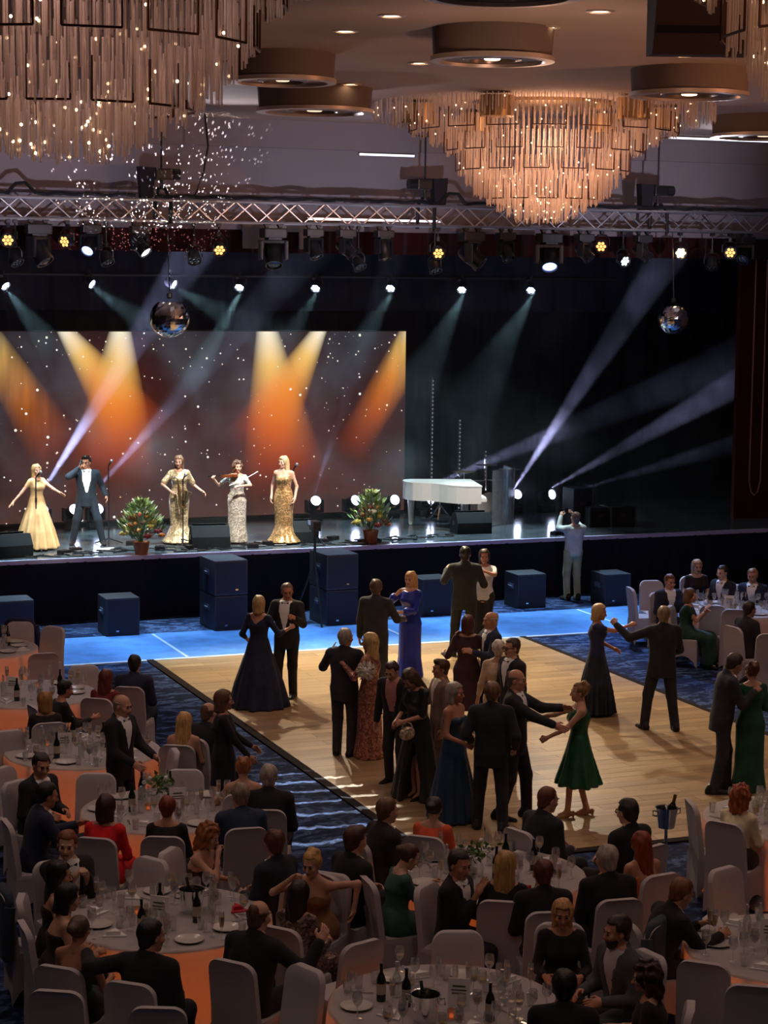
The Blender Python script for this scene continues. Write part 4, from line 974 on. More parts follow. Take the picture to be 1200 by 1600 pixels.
        for sd in ((-1, 1) if not wear.get('one') else (wear['one'],)):
            if sl > 0 or wear.get('one') or wear.get('straps'):
                if wear.get('straps'):
                    G.rc(T(sd * .085, .09, .36), T(sd * .085, .0, .47), .016 * s, k=.01).rc(T(sd * .085, .0, .47), T(sd * .08, -.085, .34), .016 * s, k=.01)
                else: G.rc(T(sd * .075, -.0, .455), SH[sd], .050 * s * gw, .062 * s * gw, k=.04).loft(P, TM, S_(inflate(TORSO['f'], .012, .3, .44)), k=.02)
            if sl > 0:
                e1 = SH[sd] + (E[sd] - SH[sd]) * min(1, sl * 2); G.rc(SH[sd], e1, .064 * s * gw, wear.get('slr', .056) * s * gw, k=.03)
                if sl > .5: G.rc(E[sd], E[sd] + (W[sd] - E[sd]) * (sl - .5) * 2, .054 * s * gw, wear.get('cuff', .046) * s * gw, k=.02)
        if wear.get('backlow') is not None:
            bl = wear['backlow']
            def bcut(X, Y, Z):
                x, y, z = loc(X, Y, Z); return -np.maximum(np.maximum(np.abs(x) - .10 * s, y - .0), bl * s + np.abs(x) * .8 - z)
            G.cut(bcut)
        split = 'bm' in wear
        G2 = Field() if split else G
        if sit:
            hem = wear.get('hem', 'long')
            G2.loft(P, TM, S_(inflate(TORSO['f'], .022, -.12, .10)), k=.05)
            for sd in (-1, 1):
                G2.rc(HJ[sd], K[sd], .108 * s, .092 * s, k=.09)
                G2.rc(K[sd], K[sd] + (AN[sd] - K[sd]) * (.95 if hem == 'long' else .35), .090 * s, .10 * s, k=.09)
            G2.rc((HJ[-1] + HJ[1]) / 2, (K[-1] + K[1]) / 2, .10 * s, .085 * s, k=.06).rc((K[-1] + K[1]) / 2, (K[-1] + K[1]) / 2 * .2 + (AN[-1] + AN[1]) / 2 * .8 if hem == 'long' else (K[-1] + K[1]) / 2 * .7 + (AN[-1] + AN[1]) / 2 * .3, .085 * s, .11 * s, k=.06)
        else:
            prof = wear.get('skirt', 'aline'); hz = wear.get('hem', .03); top_z = P[2] + .09 * s; UP = np.eye(3)
            O = np.array((P[0], P[1], 0)); Hh = top_z - hz
            table = {'aline': [(0, .33, .30), (.35, .275, .25), (.7, .215, .175), (.88, .180, .130), (1, .145, .105)],
                     'full': [(0, .44, .42), (.35, .36, .34), (.7, .25, .22), (.88, .185, .140), (1, .145, .105)],
                     'mermaid': [(0, .34, .31), (.12, .25, .22), (.30, .170, .145), (.55, .182, .142), (.8, .200, .150), (.9, .185, .138), (1, .145, .105)],
                     'column': [(0, .23, .21), (.3, .19, .165), (.6, .190, .15), (.85, .196, .145), (1, .145, .105)],
                     'midi': [(0, .33, .28), (.4, .265, .21), (.75, .20, .15), (1, .145, .105)]}[prof]
            G2.loft(O, UP, [(hz + t * Hh, rx * s, ry * s) for t, rx, ry in table], k=.03, folds=wear.get('folds', 11), famp=wear.get('famp', .022 if prof not in ('column', 'mermaid') else .010))
            if 'slit' in wear:
                sa = R_(wear['slit'])
                def scut(X, Y, Z):
                    th = np.arctan2(Y - P[1], X - P[0]); dd = np.abs(np.arctan2(np.sin(th - sa), np.cos(th - sa))); rho = np.sqrt((X - P[0]) ** 2 + (Y - P[1]) ** 2)
                    return -np.maximum(dd * rho - np.clip((.80 * s - Z) * .22, 0, .11), .02 - rho + 0 * Z)
                G2.cut(scut)
        put('dress' if not split else 'bodice', G, tm)
        if split: put('skirt', G2, bm_)
    if wear.get('bottom') == 'trousers':
        G = Field(); G.loft(P, TM, S_(inflate(TORSO[sex], .012, -.12, .10)), k=.04)
        for sd in (-1, 1):
            G.rc(HJ[sd], K[sd], .098 * s, .074 * s, k=.03).rc(K[sd], AN[sd] + np.array((0, 0, -.03)), .072 * s, .062 * s, k=.03)
        put('trousers', G, bm_, .024)
    if wear.get('shoes', True):
        for sd in (-1, 1):
            o = ob('shoe', SHOES[sex], root, (AN[sd][0], AN[sd][1], 0), -sd * .15, cloth(wear.get('shoec', '#0c0b0c'), .35, 0)); o.scale = (s * 1.08,) * 3
    if wear.get('glasses'):
        b = MB(); tp = lambda x, y, z: HC + hs * (x * hr_ + y * hf + z * hu)
        for sd in (-1, 1): b.path([tp(sd * .010, .103, .004), tp(sd * .033, .108, .014), tp(sd * .056, .098, .004), tp(sd * .033, .106, -.016)], .006 if wear['glasses'] == 'rim' else .013, 5, True); b.path([tp(sd * .056, .098, .006), tp(sd * .080, .0, .006)], .004, 4)
        b.build('glasses', BLACKG, root)
    root['_w'] = [float(x) for x in W[1]]; root['_wl'] = [float(x) for x in W[-1]]; root['_hc'] = [float(x) for x in HC]
    return root
def pworld(o, v):
    c, s_ = math.cos(o.rotation_euler[2]), math.sin(o.rotation_euler[2]); return np.array((o.location[0] + c * v[0] - s_ * v[1], o.location[1] + s_ * v[0] + c * v[1], o.location[2] + v[2]))
SUIT = lambda c='#15151a', **k: dict(top='suit', tc=c, bottom='trousers', bc=c, **k)
# ------------------------------------------------------------------ stage props
for (px, py, w, dep, h, kind), lab in zip((
    (368, 985, .62, .80, 1.26, 2), (541, 977, .62, .80, 1.30, 2), (690, 962, .60, .6, .70, 1), (838, 950, .60, .6, .66, 1), (201, 994, .60, .62, .68, 1), (972, 946, .56, .6, .62, 1), (33, 1003, .66, .6, .72, 1)),
    ('tall double loudspeaker stack in front of stage, behind the couple in navy and tuxedo', 'tall double loudspeaker stack in front of stage, left of the woman in cobalt blue', 'single subwoofer on the floor behind the couple nearest the stage', 'single subwoofer left of the man filming with a phone', 'single subwoofer standing alone before the left part of the stage', 'single subwoofer between the man filming and the tall white chairs', 'single subwoofer behind the far left table')):
    q = at(px, py, 0); t = thing('loudspeaker', lab, 'loudspeaker', (q[0] - .1, q[1] + dep / 2, 0), R_(3 if kind == 2 else 0), 'loudspeakers along the stage front')
    hs = [h] if kind == 1 else [h * .5, h * .5]
    z = 0
    for i, hh in enumerate(hs):
        c = MB().box((0, 0, z + hh / 2), (w, dep, hh - .012), bev=.015).build('cabinet', CABB, t)
        MB().box((0, -dep / 2 - .004, z + hh / 2), (w - .06, .016, hh - .08)).build('grille', mat('speaker_grille', (.018, .021, .034), .8, bump=.5, bscale=200), c)
        for sx in (-1, 1): MB().box((sx * (w / 2 + .003), 0, z + hh * .62), (.012, .22, .10)).tube((sx * (w / 2 + .02), -.08, z + hh * .62), (sx * (w / 2 + .02), .08, z + hh * .62), .012).build('handle', mat('handle_grey', '#6f7a90', .4), c)
        MB().box((-.1 if i == 0 else .1, -dep / 2 - .014, z + .10), (.05, .004, .025)).build('badge', CHROME, c)
        z += hh
def wedge(px, py, rz, lab):
    q = at(px, py, STAGE_Z); t = thing('stage_monitor', lab, 'monitor speaker', (q[0], q[1] + .2, STAGE_Z), rz, 'wedge monitors at the stage edge')
    M = Matrix.Rotation(math.pi / 2, 4, 'Z') @ Matrix.Rotation(math.pi / 2, 4, 'X')
    MB().prism([(-.25, 0), (.25, 0), (.25, .16), (.10, .40), (-.12, .42), (-.25, .22)], -.36, .36, M).build('cabinet', mat('wedge_paint', (.014, .018, .020), .8, bump=.2, bscale=80, spec=.12), t)
    MB().box((0, -.02, 0), (.64, .30, .012), M=Matrix.Translation((0, .185, .29)) @ Matrix.Rotation(R_(-58), 4, 'X')).build('grille', mat('wedge_grille', (.012, .016, .017), .85, spec=.1), t)
    for s in (-1, 1): MB().box((s * .362, 0, .2), (.01, .14, .08)).build('handle_cup', BLACKG, t)
for a in ((18, 872, 0.2, 'wedge monitor at the far left stage edge by the leftmost singer'), (332, 857, -.15, 'wedge monitor between the saxophonist and the violinist'), (470, 849, -.1, 'wedge monitor at the feet of the woman in bronze sequins'), (742, 834, -.1, 'wedge monitor in front of the white piano')): wedge(*a)
def mic_stand(px, py, h, lab, boom=False):
    q = at(px, py, STAGE_Z); t = thing('microphone_stand', lab, 'microphone stand', (q[0], q[1], STAGE_Z), random.uniform(0, 1), 'microphone stands on stage')
    MB().tube((0, 0, .05), (0, 0, h), .013).build('pole', BLACK, t)
    for k in range(3): a = k * 2.094; MB().tube((0, 0, .12), (.30 * math.cos(a), .30 * math.sin(a), .012), .011).build('leg', BLACK, t)
    MB().tube((0, 0, .9), (0, 0, .98), .02).build('clutch', BLACK, t)
    m = MB().tube((0, 0, h), (0, -.10, h + .09), .012, .02).build('microphone', BLACKG, t, True); MB().ball((0, -.115, h + .105), .032, 10, 8).build('mesh_head', ALU, m, True)
for a in ((57, 860, 1.36, 'microphone stand in front of the leftmost singer'), (170, 851, 1.50, 'empty microphone stand right of the man singing'), (286, 852, 1.25, 'microphone stand before the saxophonist'), (458, 846, 1.40, 'microphone stand before the woman in bronze sequins')): mic_stand(*a)
tag(MB().box((0, 0, .004), (.36, .24, .006)).build('set_list', PAPER, None, False, at(166, 858, STAGE_Z)), 'white paper set list lying on the stage edge', 'paper')
# cables along the stage edge
for i in range(9):
    x0 = 7.1 + i * .92; pts = []
    for k in range(26):
        tt = k / 25; pts.append((x0 + tt * 1.5 + .10 * math.sin(k * 1.7 + i), STAGE_Y + .35 + .22 * (i % 3) + .16 * math.sin(k * .9 + i * 2.1), STAGE_Z + .014 + .006 * (i % 3)))
    tag(MB().path(pts, .016, 5).build('stage_cable', BLACK), 'loose black cable coiled along the front of the stage', 'cable', 'loose cables on stage front')
# small stage boxes among the cables
for i, (px, py) in enumerate(((100, 866), (118, 862), (205, 852), (250, 860), (300, 858), (395, 856), (418, 852), (505, 848), (520, 844), (868, 836), (885, 836))):
    q = at(px, py, STAGE_Z); t = thing('stage_box', 'small black cable box among the cables on the stage front', 'stage box', (q[0], q[1], STAGE_Z), random.uniform(-.6, .6), 'small cable boxes on stage')
    MB().box((0, 0, .04), (.22 - .01 * (i % 4), .14, .08), bev=.008).build('housing', BLACKG, t)
    for k in range(3): MB().lathe([(0, 0), (.016, 0), (.014, .014), (0, .016)], 8, (-.06 + .06 * k, 0, .08)).build('knob', CHROME, t)
# flower arrangements
LEAF = [mat('leaf_a', '#56763f', .6), mat('leaf_b', '#8b9c50', .6), mat('leaf_c', '#a3b396', .6)]
POT = mat('terracotta_pot', '#9a5a34', .7, vary=.1)
def flowers(px, py, h, w, lab, tall):
    q = at(px, py, STAGE_Z); t = thing('flower_arrangement', lab, 'flowers', (q[0], q[1] + .1, STAGE_Z), 0, 'flower arrangements on stage')
    MB().lathe([(0, 0), (.11, 0), (.15, .22), (.16, .24), (.14, .25), (0, .24)], 18).build('pot', POT, t, True)
    for mi_, m_ in enumerate(LEAF):
        b = MB()
        for _ in range(150):
            v = rng.random() ** .8; a = rng.random() * 6.283; rr = w * (1 - v) ** .6 * (.35 + .75 * rng.random()) * (.55 + .9 * min(1, v * 3)); z = .28 + v * (h - .3)
            p = np.array((rr * math.cos(a), rr * math.sin(a), z)); d = unit(np.array((math.cos(a), math.sin(a), .6 + rng.random()))); sdv = unit(np.cross(d, rng.normal(size=3))) ; L_ = .10 + .07 * rng.random()
            b.quad(p, p + d * L_ * .5 + sdv * .026, p + d * L_, p + d * L_ * .5 - sdv * .026)
        s_ = b.build('foliage', m_, t); s_['kind'] = 'stuff'
    b = MB()
    for _ in range(26):
        a = rng.random() * 6.283; v = rng.random(); rr = w * (1 - v * .8) * .8; b.tube((0, 0, .2), (rr * math.cos(a), rr * math.sin(a), .35 + v * (h - .45)), .006, .003, 4)
    b.build('stems', LEAF[0], t)
    cols = ['#c9702c', '#d79a4a', '#a23b28', '#e0cdb0', '#c8b04a', '#8e2f28']
    for k in range(22):
        v = (k + .5) / 22; a = k * 2.4; rr = w * (1 - v * .75) * 1.08; r_ = .055 + .022 * rng.random(); b = MB()
        c = np.array((rr * math.cos(a), rr * math.sin(a), .34 + v * (h - .55)))
        b.ball(c, r_ * .7, 8, 6)
        for j in range(7): aa = j * .9; b.ball(c + np.array((math.cos(aa), math.sin(aa), .15 * (-1) ** j)) * r_ * .7, r_ * .5, 6, 4)
        b.build('blossom', mat('petal_' + cols[k % 6], cols[k % 6], .6), t, True)
    if tall:
        for k in range(7):
            a = k * .9; b = MB()
            for j in range(5): aa = j * 1.257; b.quad((.08 * math.cos(a), .08 * math.sin(a), h - .06), (.08 * math.cos(a) + .05 * math.cos(aa), .08 * math.sin(a) + .05 * math.sin(aa), h + .02), (.1 * math.cos(a) + .10 * math.cos(aa), .1 * math.sin(a) + .10 * math.sin(aa), h + .09), (.08 * math.cos(a) + .05 * math.cos(aa + .6), .08 * math.sin(a) + .05 * math.sin(aa + .6), h + .03))
            b.build('lily', mat('petal_lily', '#c9c070', .6), t)
flowers(223, 868, .98, .36, 'loose flower arrangement in a terracotta pot right of the man singing', False)
flowers(582, 849, .95, .33, 'flower arrangement topped with yellow lilies left of the white piano', True)
# piano
def piano():
    q = at(694, 826, STAGE_Z); t = thing('grand_piano', 'white baby grand piano standing on the right half of stage', 'piano', (q[0], 37.6, STAGE_Z), R_(-14))
    out = [(.72, -.70), (.72, .62), (-.50, .70), (-.66, .62), (-.72, .42), (-.70, .18), (-.58, -.02), (-.40, -.12), (-.22, -.18), (-.08, -.30), (.06, -.48), (.22, -.62), (.42, -.70)]
    sm = []
    for i in range(len(out)):
        a, b = np.array(out[i]), np.array(out[(i + 1) % len(out)]); sm += [tuple(a), tuple(a * .5 + b * .5)]
    MB().prism(sm, .56, .90).build('case', WHITEP, t)
    MB().prism([(x * 1.015, y * 1.015) for x, y in sm], .90, .925).build('lid', WHITEP, t)
    for x, y in ((.60, -.52), (.60, .48), (-.55, .40)): MB().tube((x, y, 0.05), (x, y, .57), .045, .075, 10).ball((x, y, .04), .04).build('leg', WHITEP, t, True)
    MB().box((.78, 0, .62), (.14, 1.16, .06)).build('key_bed', WHITEP, t); MB().box((.78, 0, .665), (.13, 1.1, .025)).build('keys', PAPER, t)
    MB().box((.45, -.05, .3), (.04, .22, .5)).box((.45, -.05, .04), (.10, .26, .05)).build('pedal_lyre', WHITEP, t)
piano()
q = aty(687, 808, 38.8); t = thing('drum_stool', 'folding stool with crossed chrome legs behind the piano', 'stool', (q[0], 38.8, STAGE_Z))
MB().lathe([(0, .46), (.17, .46), (.18, .50), (.16, .54), (0, .54)], 16).build('seat', BLACK, t, True)
for a in (0, 2.094, 4.189): MB().tube((0, 0, .32), (.26 * math.cos(a), .26 * math.sin(a), .015), .016).build('leg', CHROME, t)
MB().tube((0, 0, .2), (0, 0, .47), .02).build('post', CHROME, t)
def drums():
    q = aty(768, 800, 38.6); t = thing('drum_kit', 'small drum kit with cymbals right behind the piano', 'drum kit', (q[0] - .1, 38.7, STAGE_Z))
    DK = mat('drum_shell', '#2a2226', .25); SKN = mat('drum_skin', '#b9b4ad', .5)
    for n_, c, ax, r, L in (('bass_drum', (0, 0, .30), 'y', .29, .40), ('tom', (-.2, -.05, .72), 'z', .15, .2), ('tom', (.18, -.05, .72), 'z', .16, .2), ('floor_tom', (.52, .1, .38), 'z', .2, .38), ('snare_drum', (-.5, .15, .58), 'z', .18, .14)):
        M = Matrix.Rotation(math.pi / 2, 4, 'X') if ax == 'y' else Matrix.Identity(4)
        d = MB().lathe([(r, -L / 2), (r, L / 2)], 20, c, M).build(n_, DK, t, True); MB().lathe([(0, L / 2), (r * .97, L / 2)], 20, c, M).lathe([(0, -L / 2), (r * .97, -L / 2)], 20, c, M).build('skin', SKN, d)
    for x, y, z in ((-.55, -.1, 1.02), (.5, -.12, 1.05), (.1, .2, 1.12)):
        c = MB().lathe([(0, .03), (.05, .02), (.24, 0), (0, .0)], 18, (x, y, z)).build('cymbal', BRASS, t, True); MB().tube((x, y, 0), (x, y, z), .012).tube((x, y, .2), (x + .2, y + .1, 0), .01).tube((x, y, .2), (x - .2, y + .1, 0), .01).tube((x, y, .2), (x, y - .2, 0), .01).build('stand', CHROME, c)
drums()
q = aty(786, 800, 37.7); t = thing('drum_shield', 'clear folding acrylic shield beside the drum kit', 'acrylic shield', (q[0] + .08, 37.7, STAGE_Z))
ACR = glassm('acrylic_panel', (.75, .78, .9), .82)
for i, (x, y, rz) in enumerate(((-.22, -.12, .5), (.12, .05, .9), (.22, .45, 1.45))): 
    p_ = MB().box((x, y, .58), (.50, .012, 1.14), rz).build('panel', ACR, t); MB().box((x + .25 * math.cos(rz), y + .25 * math.sin(rz), .58), (.02, .02, 1.14), rz).build('hinge', ALU, p_)
for (px, yt, yb), lab in zip(((673, 590, 800), (716, 656, 800), (757, 705, 800)), ('tallest dotted light tube rising behind the piano', 'middle-height dotted light tube behind the piano', 'shortest dotted light tube behind the drum kit')):
    a, b = aty(px, yt, 39.2), aty(px, yb, 39.2); t = thing('light_tube', lab, 'light tube', (b[0], 39.2, STAGE_Z), 0, 'upright dotted light tubes')
    h = a[2] - STAGE_Z; MB().tube((0, 0, 0), (0, 0, h), .025).build('tube', BLACK, t); MB().lathe([(0, 0), (.10, 0), (.10, .03), (0, .04)], 14).build('base', BLACK, t)
    b = MB()
    for k in range(int(h / .085)): b.ball((0, -.028, .1 + k * .085), .017, 6, 4)
    b.build('pixel_leds', emis('pixel_led', (.75, .82, 1), .28), t)['kind'] = 'stuff'
for (px, py, w, h, d), lab in zip(((912, 822, .44, .78, .5), (940, 824, .5, .40, .5), (975, 824, .55, .42, .5)), ('tall black flight case beside the last floor moving head', 'low black flight case next to the tall one', 'low wide black flight case farther right on stage')):
    q = at(px, py, STAGE_Z); t = thing('flight_case', lab, 'flight case', (q[0], q[1] + .3, STAGE_Z), 0, 'flight cases on stage')
    MB().box((0, 0, h / 2), (w, d, h), bev=.01).build('body', BLACK, t)
    for sx in (-1, 1): MB().box((sx * w / 2, -d / 2, h / 2), (.03, .03, h)).build('corner_rail', mat('case_rail', (.10, .10, .11), .4, .8), t)
    MB().box((0, -d / 2 - .005, h * .6), (.12, .012, .08)).build('latch', mat('case_rail', (.10, .10, .11), .4, .8), t)
# camera on tripod in front of the stage
q = at(484, 972, 0); t = thing('video_camera_tripod', 'video camera on a tall black tripod in front of stage', 'camera tripod', (q[0], q[1] - .25, 0))
for a in (.5, 2.6, 4.7): MB().tube((0, 0, 1.15), (.42 * math.cos(a), .42 * math.sin(a), .01), .02).build('leg', BLACK, t)
MB().tube((0, 0, .9), (0, 0, 1.62), .025).build('column', BLACK, t); MB().box((0, 0, 1.66), (.10, .14, .08), bev=.01).tube((0, -.05, 1.64), (.05, -.35, 1.5), .012).build('fluid_head', BLACK, t)
c = MB().box((0, 0, 1.80), (.14, .26, .18), bev=.02).build('camera_body', BLACKG, t); MB().tube((0, .12, 1.8), (0, .27, 1.8), .05, .06, 14).build('lens', BLACKG, c); MB().box((-.11, 0, 1.86), (.02, .1, .08)).build('viewfinder', emis('viewfinder_glow', (.4, .5, .8), .4), c)
# single-tube mic stand left of couple
# ice bucket on stand at the dance floor edge
def bucket_mesh(b, z): return b.lathe([(0, z), (.085, z), (.115, z + .20), (.12, z + .215), (.108, z + .21), (.08, z + .02), (0, z + .02)], 20)
q = at(1038, 1392, 0); t = thing('champagne_bucket_stand', 'silver champagne bucket on a slim floor stand at the dance floor edge', 'ice bucket', (q[0], q[1], 0))
bucket_mesh(MB(), .68).build('bucket', CHROME, t, True); MB().tube((0, 0, 0.02), (0, 0, .68), .018).lathe([(0, 0), (.16, 0), (.15, .02), (0, .03)], 18).build('stand', CHROME, t, True)
for s in (-1, 1): MB().path([(s * .115, 0, .86), (s * .16, 0, .87), (s * .16, 0, .82), (s * .112, 0, .81)], .01, 5).build('handle', CHROME, t)
BOT = mat('bottle_green', '#10180f', .12, spec=.7); FOIL = mat('gold_foil', '#8a6a30', .35, .8)
def bottle_me(h, r, m): return MB().lathe([(0, 0), (r, 0), (r, h * .55), (r * .75, h * .66), (r * .36, h * .76), (r * .34, h * .97), (r * .4, h * .97), (r * .4, h), (0, h)], 14).mesh('glass', m, True)
CHB = bottle_me(.32, .044, BOT); FOILM = MB().lathe([(.018, .235), (.018, .322), (0, .324)], 12).mesh('foil', FOIL, True); LABM = MB().lathe([(.0448, .06), (.0448, .15)], 14).mesh('label_wrap', mat('bottle_label', '#b9ae98', .7), True)
t = thing('champagne_bottle', 'champagne bottle leaning in the floor-stand bucket', 'bottle', (q[0] + .02, q[1], .71)); t.rotation_euler = (.05, .22, 0); ob('glass', CHB, t); ob('foil', FOILM, t)
# ------------------------------------------------------------------ chairs
SPX = mat('white_chair_cover', '#b9b2b2', 0.75, vary=0.05, vscale=3, spec=0.25)
def chair_meshes():
    # stretch-covered banquet chair, sitter faces +Y, seat centre at origin
    d = {}
    prof = []
    w0, w1, zt, rad = .225, .215, .98, .11
    for k in range(9): a = math.pi / 2 * k / 8; prof.append((w1 - rad + rad * math.sin(a) if False else w1 - rad + rad * math.cos(a), zt - rad + rad * math.sin(a)))
    half = [(w0, .30)] + [(w0 - .004, .55)] + prof
    poly = half + [(-x, z) for x, z in half[::-1]]
    def back(y_of):
        b = MB(); A = []; B = []
        for x, z in poly:
            cur = .030 * (x / w0) ** 2
            A.append(b.bm.verts.new((x, y_of(z) + cur - .028, z))); B.append(b.bm.verts.new((x * .985, y_of(z) + cur + .028, z)))
        n = len(poly)
        for i in range(n): b.bm.faces.new((A[i], A[(i + 1) % n], B[(i + 1) % n], B[i]))
        m_ = n // 2
        for L, fl in ((A, False), (B, True)):
            for i in range(m_ - 1):
                q = (L[i], L[i + 1], L[n - 2 - i], L[n - 1 - i]); b.bm.faces.new(q if fl else q[::-1])
        return b
    yo = lambda z: -.225 - .07 * max(0, z - .45) / .53
    d['backrest'] = back(yo).mesh('backrest', SPX, True, 50)
    d['seat'] = MB().box((0, 0, .435), (.45, .45, .09), bev=.035).mesh('seat', SPX, True, 60)
    b = MB(); pts = [(-.225, -.24), (.225, -.24), (.225, .225), (-.225, .225)]; n = 8; ring = []
    for i in range(4):
        a, c = np.array(pts[i]), np.array(pts[(i + 1) % 4])
        for k in range(n):
            t = k / n; p = a + (c - a) * t; arch = .20 * math.sin(math.pi * t) ** .6 if i != 0 else .06 * math.sin(math.pi * t) ** .6
            inw = 1 - .05 * math.sin(math.pi * t); ring.append((b.bm.verts.new((p[0], p[1], .42)), b.bm.verts.new((p[0] * inw * 1.03, p[1] * inw * 1.03, .012 + arch))))
    for i in range(len(ring)): A, B = ring[i], ring[(i + 1) % len(ring)]; b.bm.faces.new((A[0], B[0], B[1], A[1]))
    d['skirt'] = b.mesh('skirt', SPX, True, 50); return d
CHM = chair_meshes()
def view_rz(face):
    a = R_(face); d2 = -AWAY * math.cos(a) + RIGHT * math.sin(a); return math.atan2(d2[1], d2[0]) - math.pi / 2
def chair(x, y, face, label, group='white covered banquet chairs'):
    t = thing('banquet_chair', label, 'chair', (x, y, 0), view_rz(face), group)
    for k in ('backrest', 'seat', 'skirt'): ob(k, CHM[k], t)
    return t
def chair_px(px, py, face, label):
    """pixel = middle of the top edge of the backrest"""
    q = at(px, py, .98); a = view_rz(face); fx, fy = -math.sin(a), math.cos(a)
    return chair(q[0] + fx * .262, q[1] + fy * .262, face, label)
# ------------------------------------------------------------------ tables
def m_tablecloth():
    m = bpy.data.materials.new('white_tablecloth'); m.use_nodes = True; n = NT(m); b = n.n['Principled BSDF']; o = n.n['Material Output']
    b.inputs['Base Color'].default_value = (.72, .69, .68, 1); b.inputs['Roughness'].default_value = .8; b.inputs['Specular IOR Level'].default_value = .2
    t = n.new('ShaderNodeBsdfTranslucent'); t.inputs[0].default_value = (.75, .55, .45, 1); x = n.new('ShaderNodeMixShader'); x.inputs[0].default_value = .45
    n.put(x.inputs[1], b.outputs[0]); n.put(x.inputs[2], t.outputs[0]); n.put(o.inputs[0], x.outputs[0]); return m
TCL = m_tablecloth()
def cloth_me(r=.90):
    n = 96; V = []; F = []
    rings = [(0, .752, 0), (r * .5, .752, 0), (r * .97, .752, 0), (r, .748, 0), (r + .012, .735, .2), (r + .018, .60, .5), (r + .022, .40, .8), (r + .026, .20, 1.0), (r + .03, .015, 1.15)]
    for q, z, w in rings:
        if q == 0: V.append((0, 0, z)); continue
        for k in range(n):
            a = 2 * math.pi * k / n; f_ = w * (.022 * math.sin(14 * a) + .012 * math.sin(23 * a + 1)); V.append(((q + f_) * math.cos(a), (q + f_) * math.sin(a), z))
    for k in range(n): F.append((0, 1 + k, 1 + (k + 1) % n))
    for i in range(len(rings) - 2):
        for k in range(n): a = 1 + i * n; F.append((a + k, a + n + k, a + n + (k + 1) % n, a + (k + 1) % n))
    me = me_from('tablecloth', V, F, [TCL]); return me
CLM = cloth_me()
TOPM = MB().lathe([(0, .71), (.88, .71), (.89, .725), (.88, .742), (0, .742)], 40).mesh('top', mat('table_ply', '#6a4a30', .6), True)
LEGM = MB().tube((0, 0, 0), (0, 0, .71), .02).mesh('leg', CHROME, True)
PUCK = MB().lathe([(0, 0), (.09, 0), (.09, .06), (.07, .07)], 16).mesh('housing', BLACK, True); PUCKL = MB().lathe([(.075, .066), (0, .07)], 16).mesh('diffuser', emis('uplight_orange', (1.0, .35, .08), 8), True)
# glassware, crockery
GLS = glassm('drinking_glass'); REDW = mat('red_wine', '#2a060a', .1); WHW = mat('white_wine', '#c9a24a', .1)
def lm(name, prof, m, n=12): return MB().lathe(prof, n).mesh(name, m, True)
WG = lm('bowl', [(0, 0), (.034, 0), (.034, .003), (.006, .008), (.004, .09), (.02, .105), (.038, .135), (.040, .165), (.033, .21), (.0325, .21), (.039, .165), (.037, .137), (.019, .108), (0, .1)], GLS)
FLU = lm('bowl', [(0, 0), (.03, 0), (.03, .003), (.005, .008), (.004, .08), (.016, .10), (.025, .16), (.022, .235), (.0215, .235), (.024, .16), (.0, .1)], GLS)
TUM = lm('bowl', [(0, 0), (.028, 0), (.036, .10), (.035, .10), (.027, .008), (0, .008)], GLS)
WN = {'red': lm('wine', [(0, .109), (.019, .11), (.036, .138), (.037, .15), (0, .15)], REDW), 'white': lm('wine', [(0, .109), (.019, .11), (.036, .138), (.036, .145), (0, .145)], WHW)}
FW = lm('wine', [(0, .103), (.016, .105), (.023, .16), (.022, .19), (0, .19)], WHW)
PLT = lm('plate', [(0, .006), (.075, .006), (.085, .01), (.125, .022), (.126, .019), (.085, .003), (.07, 0), (0, 0)], mat('porcelain', '#c9c4be', .2), 24)
CANDG = lm('candle_cup', [(0, 0), (.03, 0), (.035, .07), (.033, .07), (.028, .01), (0, .01)], glassm('amber_glass', (.9, .5, .25), .6)); CANF = MB().lathe([(0, .012), (.018, .012), (.018, .03), (0, .03)], 10).mesh('wax', emis('candle_wax_glow', (1, .5, .15), .9), True)
WBB = bottle_me(.30, .037, BOT); WTB = bottle_me(.27, .035, glassm('water_bottle_glass', (.85, .9, .88), .6))
def napkin_me():
    b = MB(); b.prism([(-.09, -.09), (.09, -.09), (0, .10)], 0, .012); b.prism([(-.05, -.05), (.05, -.05), (0, .06)], .012, .045); return b.mesh('cloth', None)
NAP = napkin_me(); NAP.materials.append(PAPER)
CUTM = MB().box((0, 0, .004), (.012, .13, .004)).box((0, .085, .004), (.022, .05, .004)).mesh('fork', CHROME)
CARD = MB().box((0, 0, .12), (.17, .012, .22), M=Matrix.Rotation(-.12, 4, 'X')).mesh('card', PAPER); CARDT = MB().box((0, -.008, .17), (.10, .002, .012), M=Matrix.Rotation(-.12, 4, 'X')).box((0, -.008, .14), (.12, .002, .008), M=Matrix.Rotation(-.12, 4, 'X')).box((0, -.008, .115), (.11, .002, .008), M=Matrix.Rotation(-.12, 4, 'X')).mesh('print', mat('card_print', '#4a4038', .7))
REDN = cloth('#8e1a2c'); 
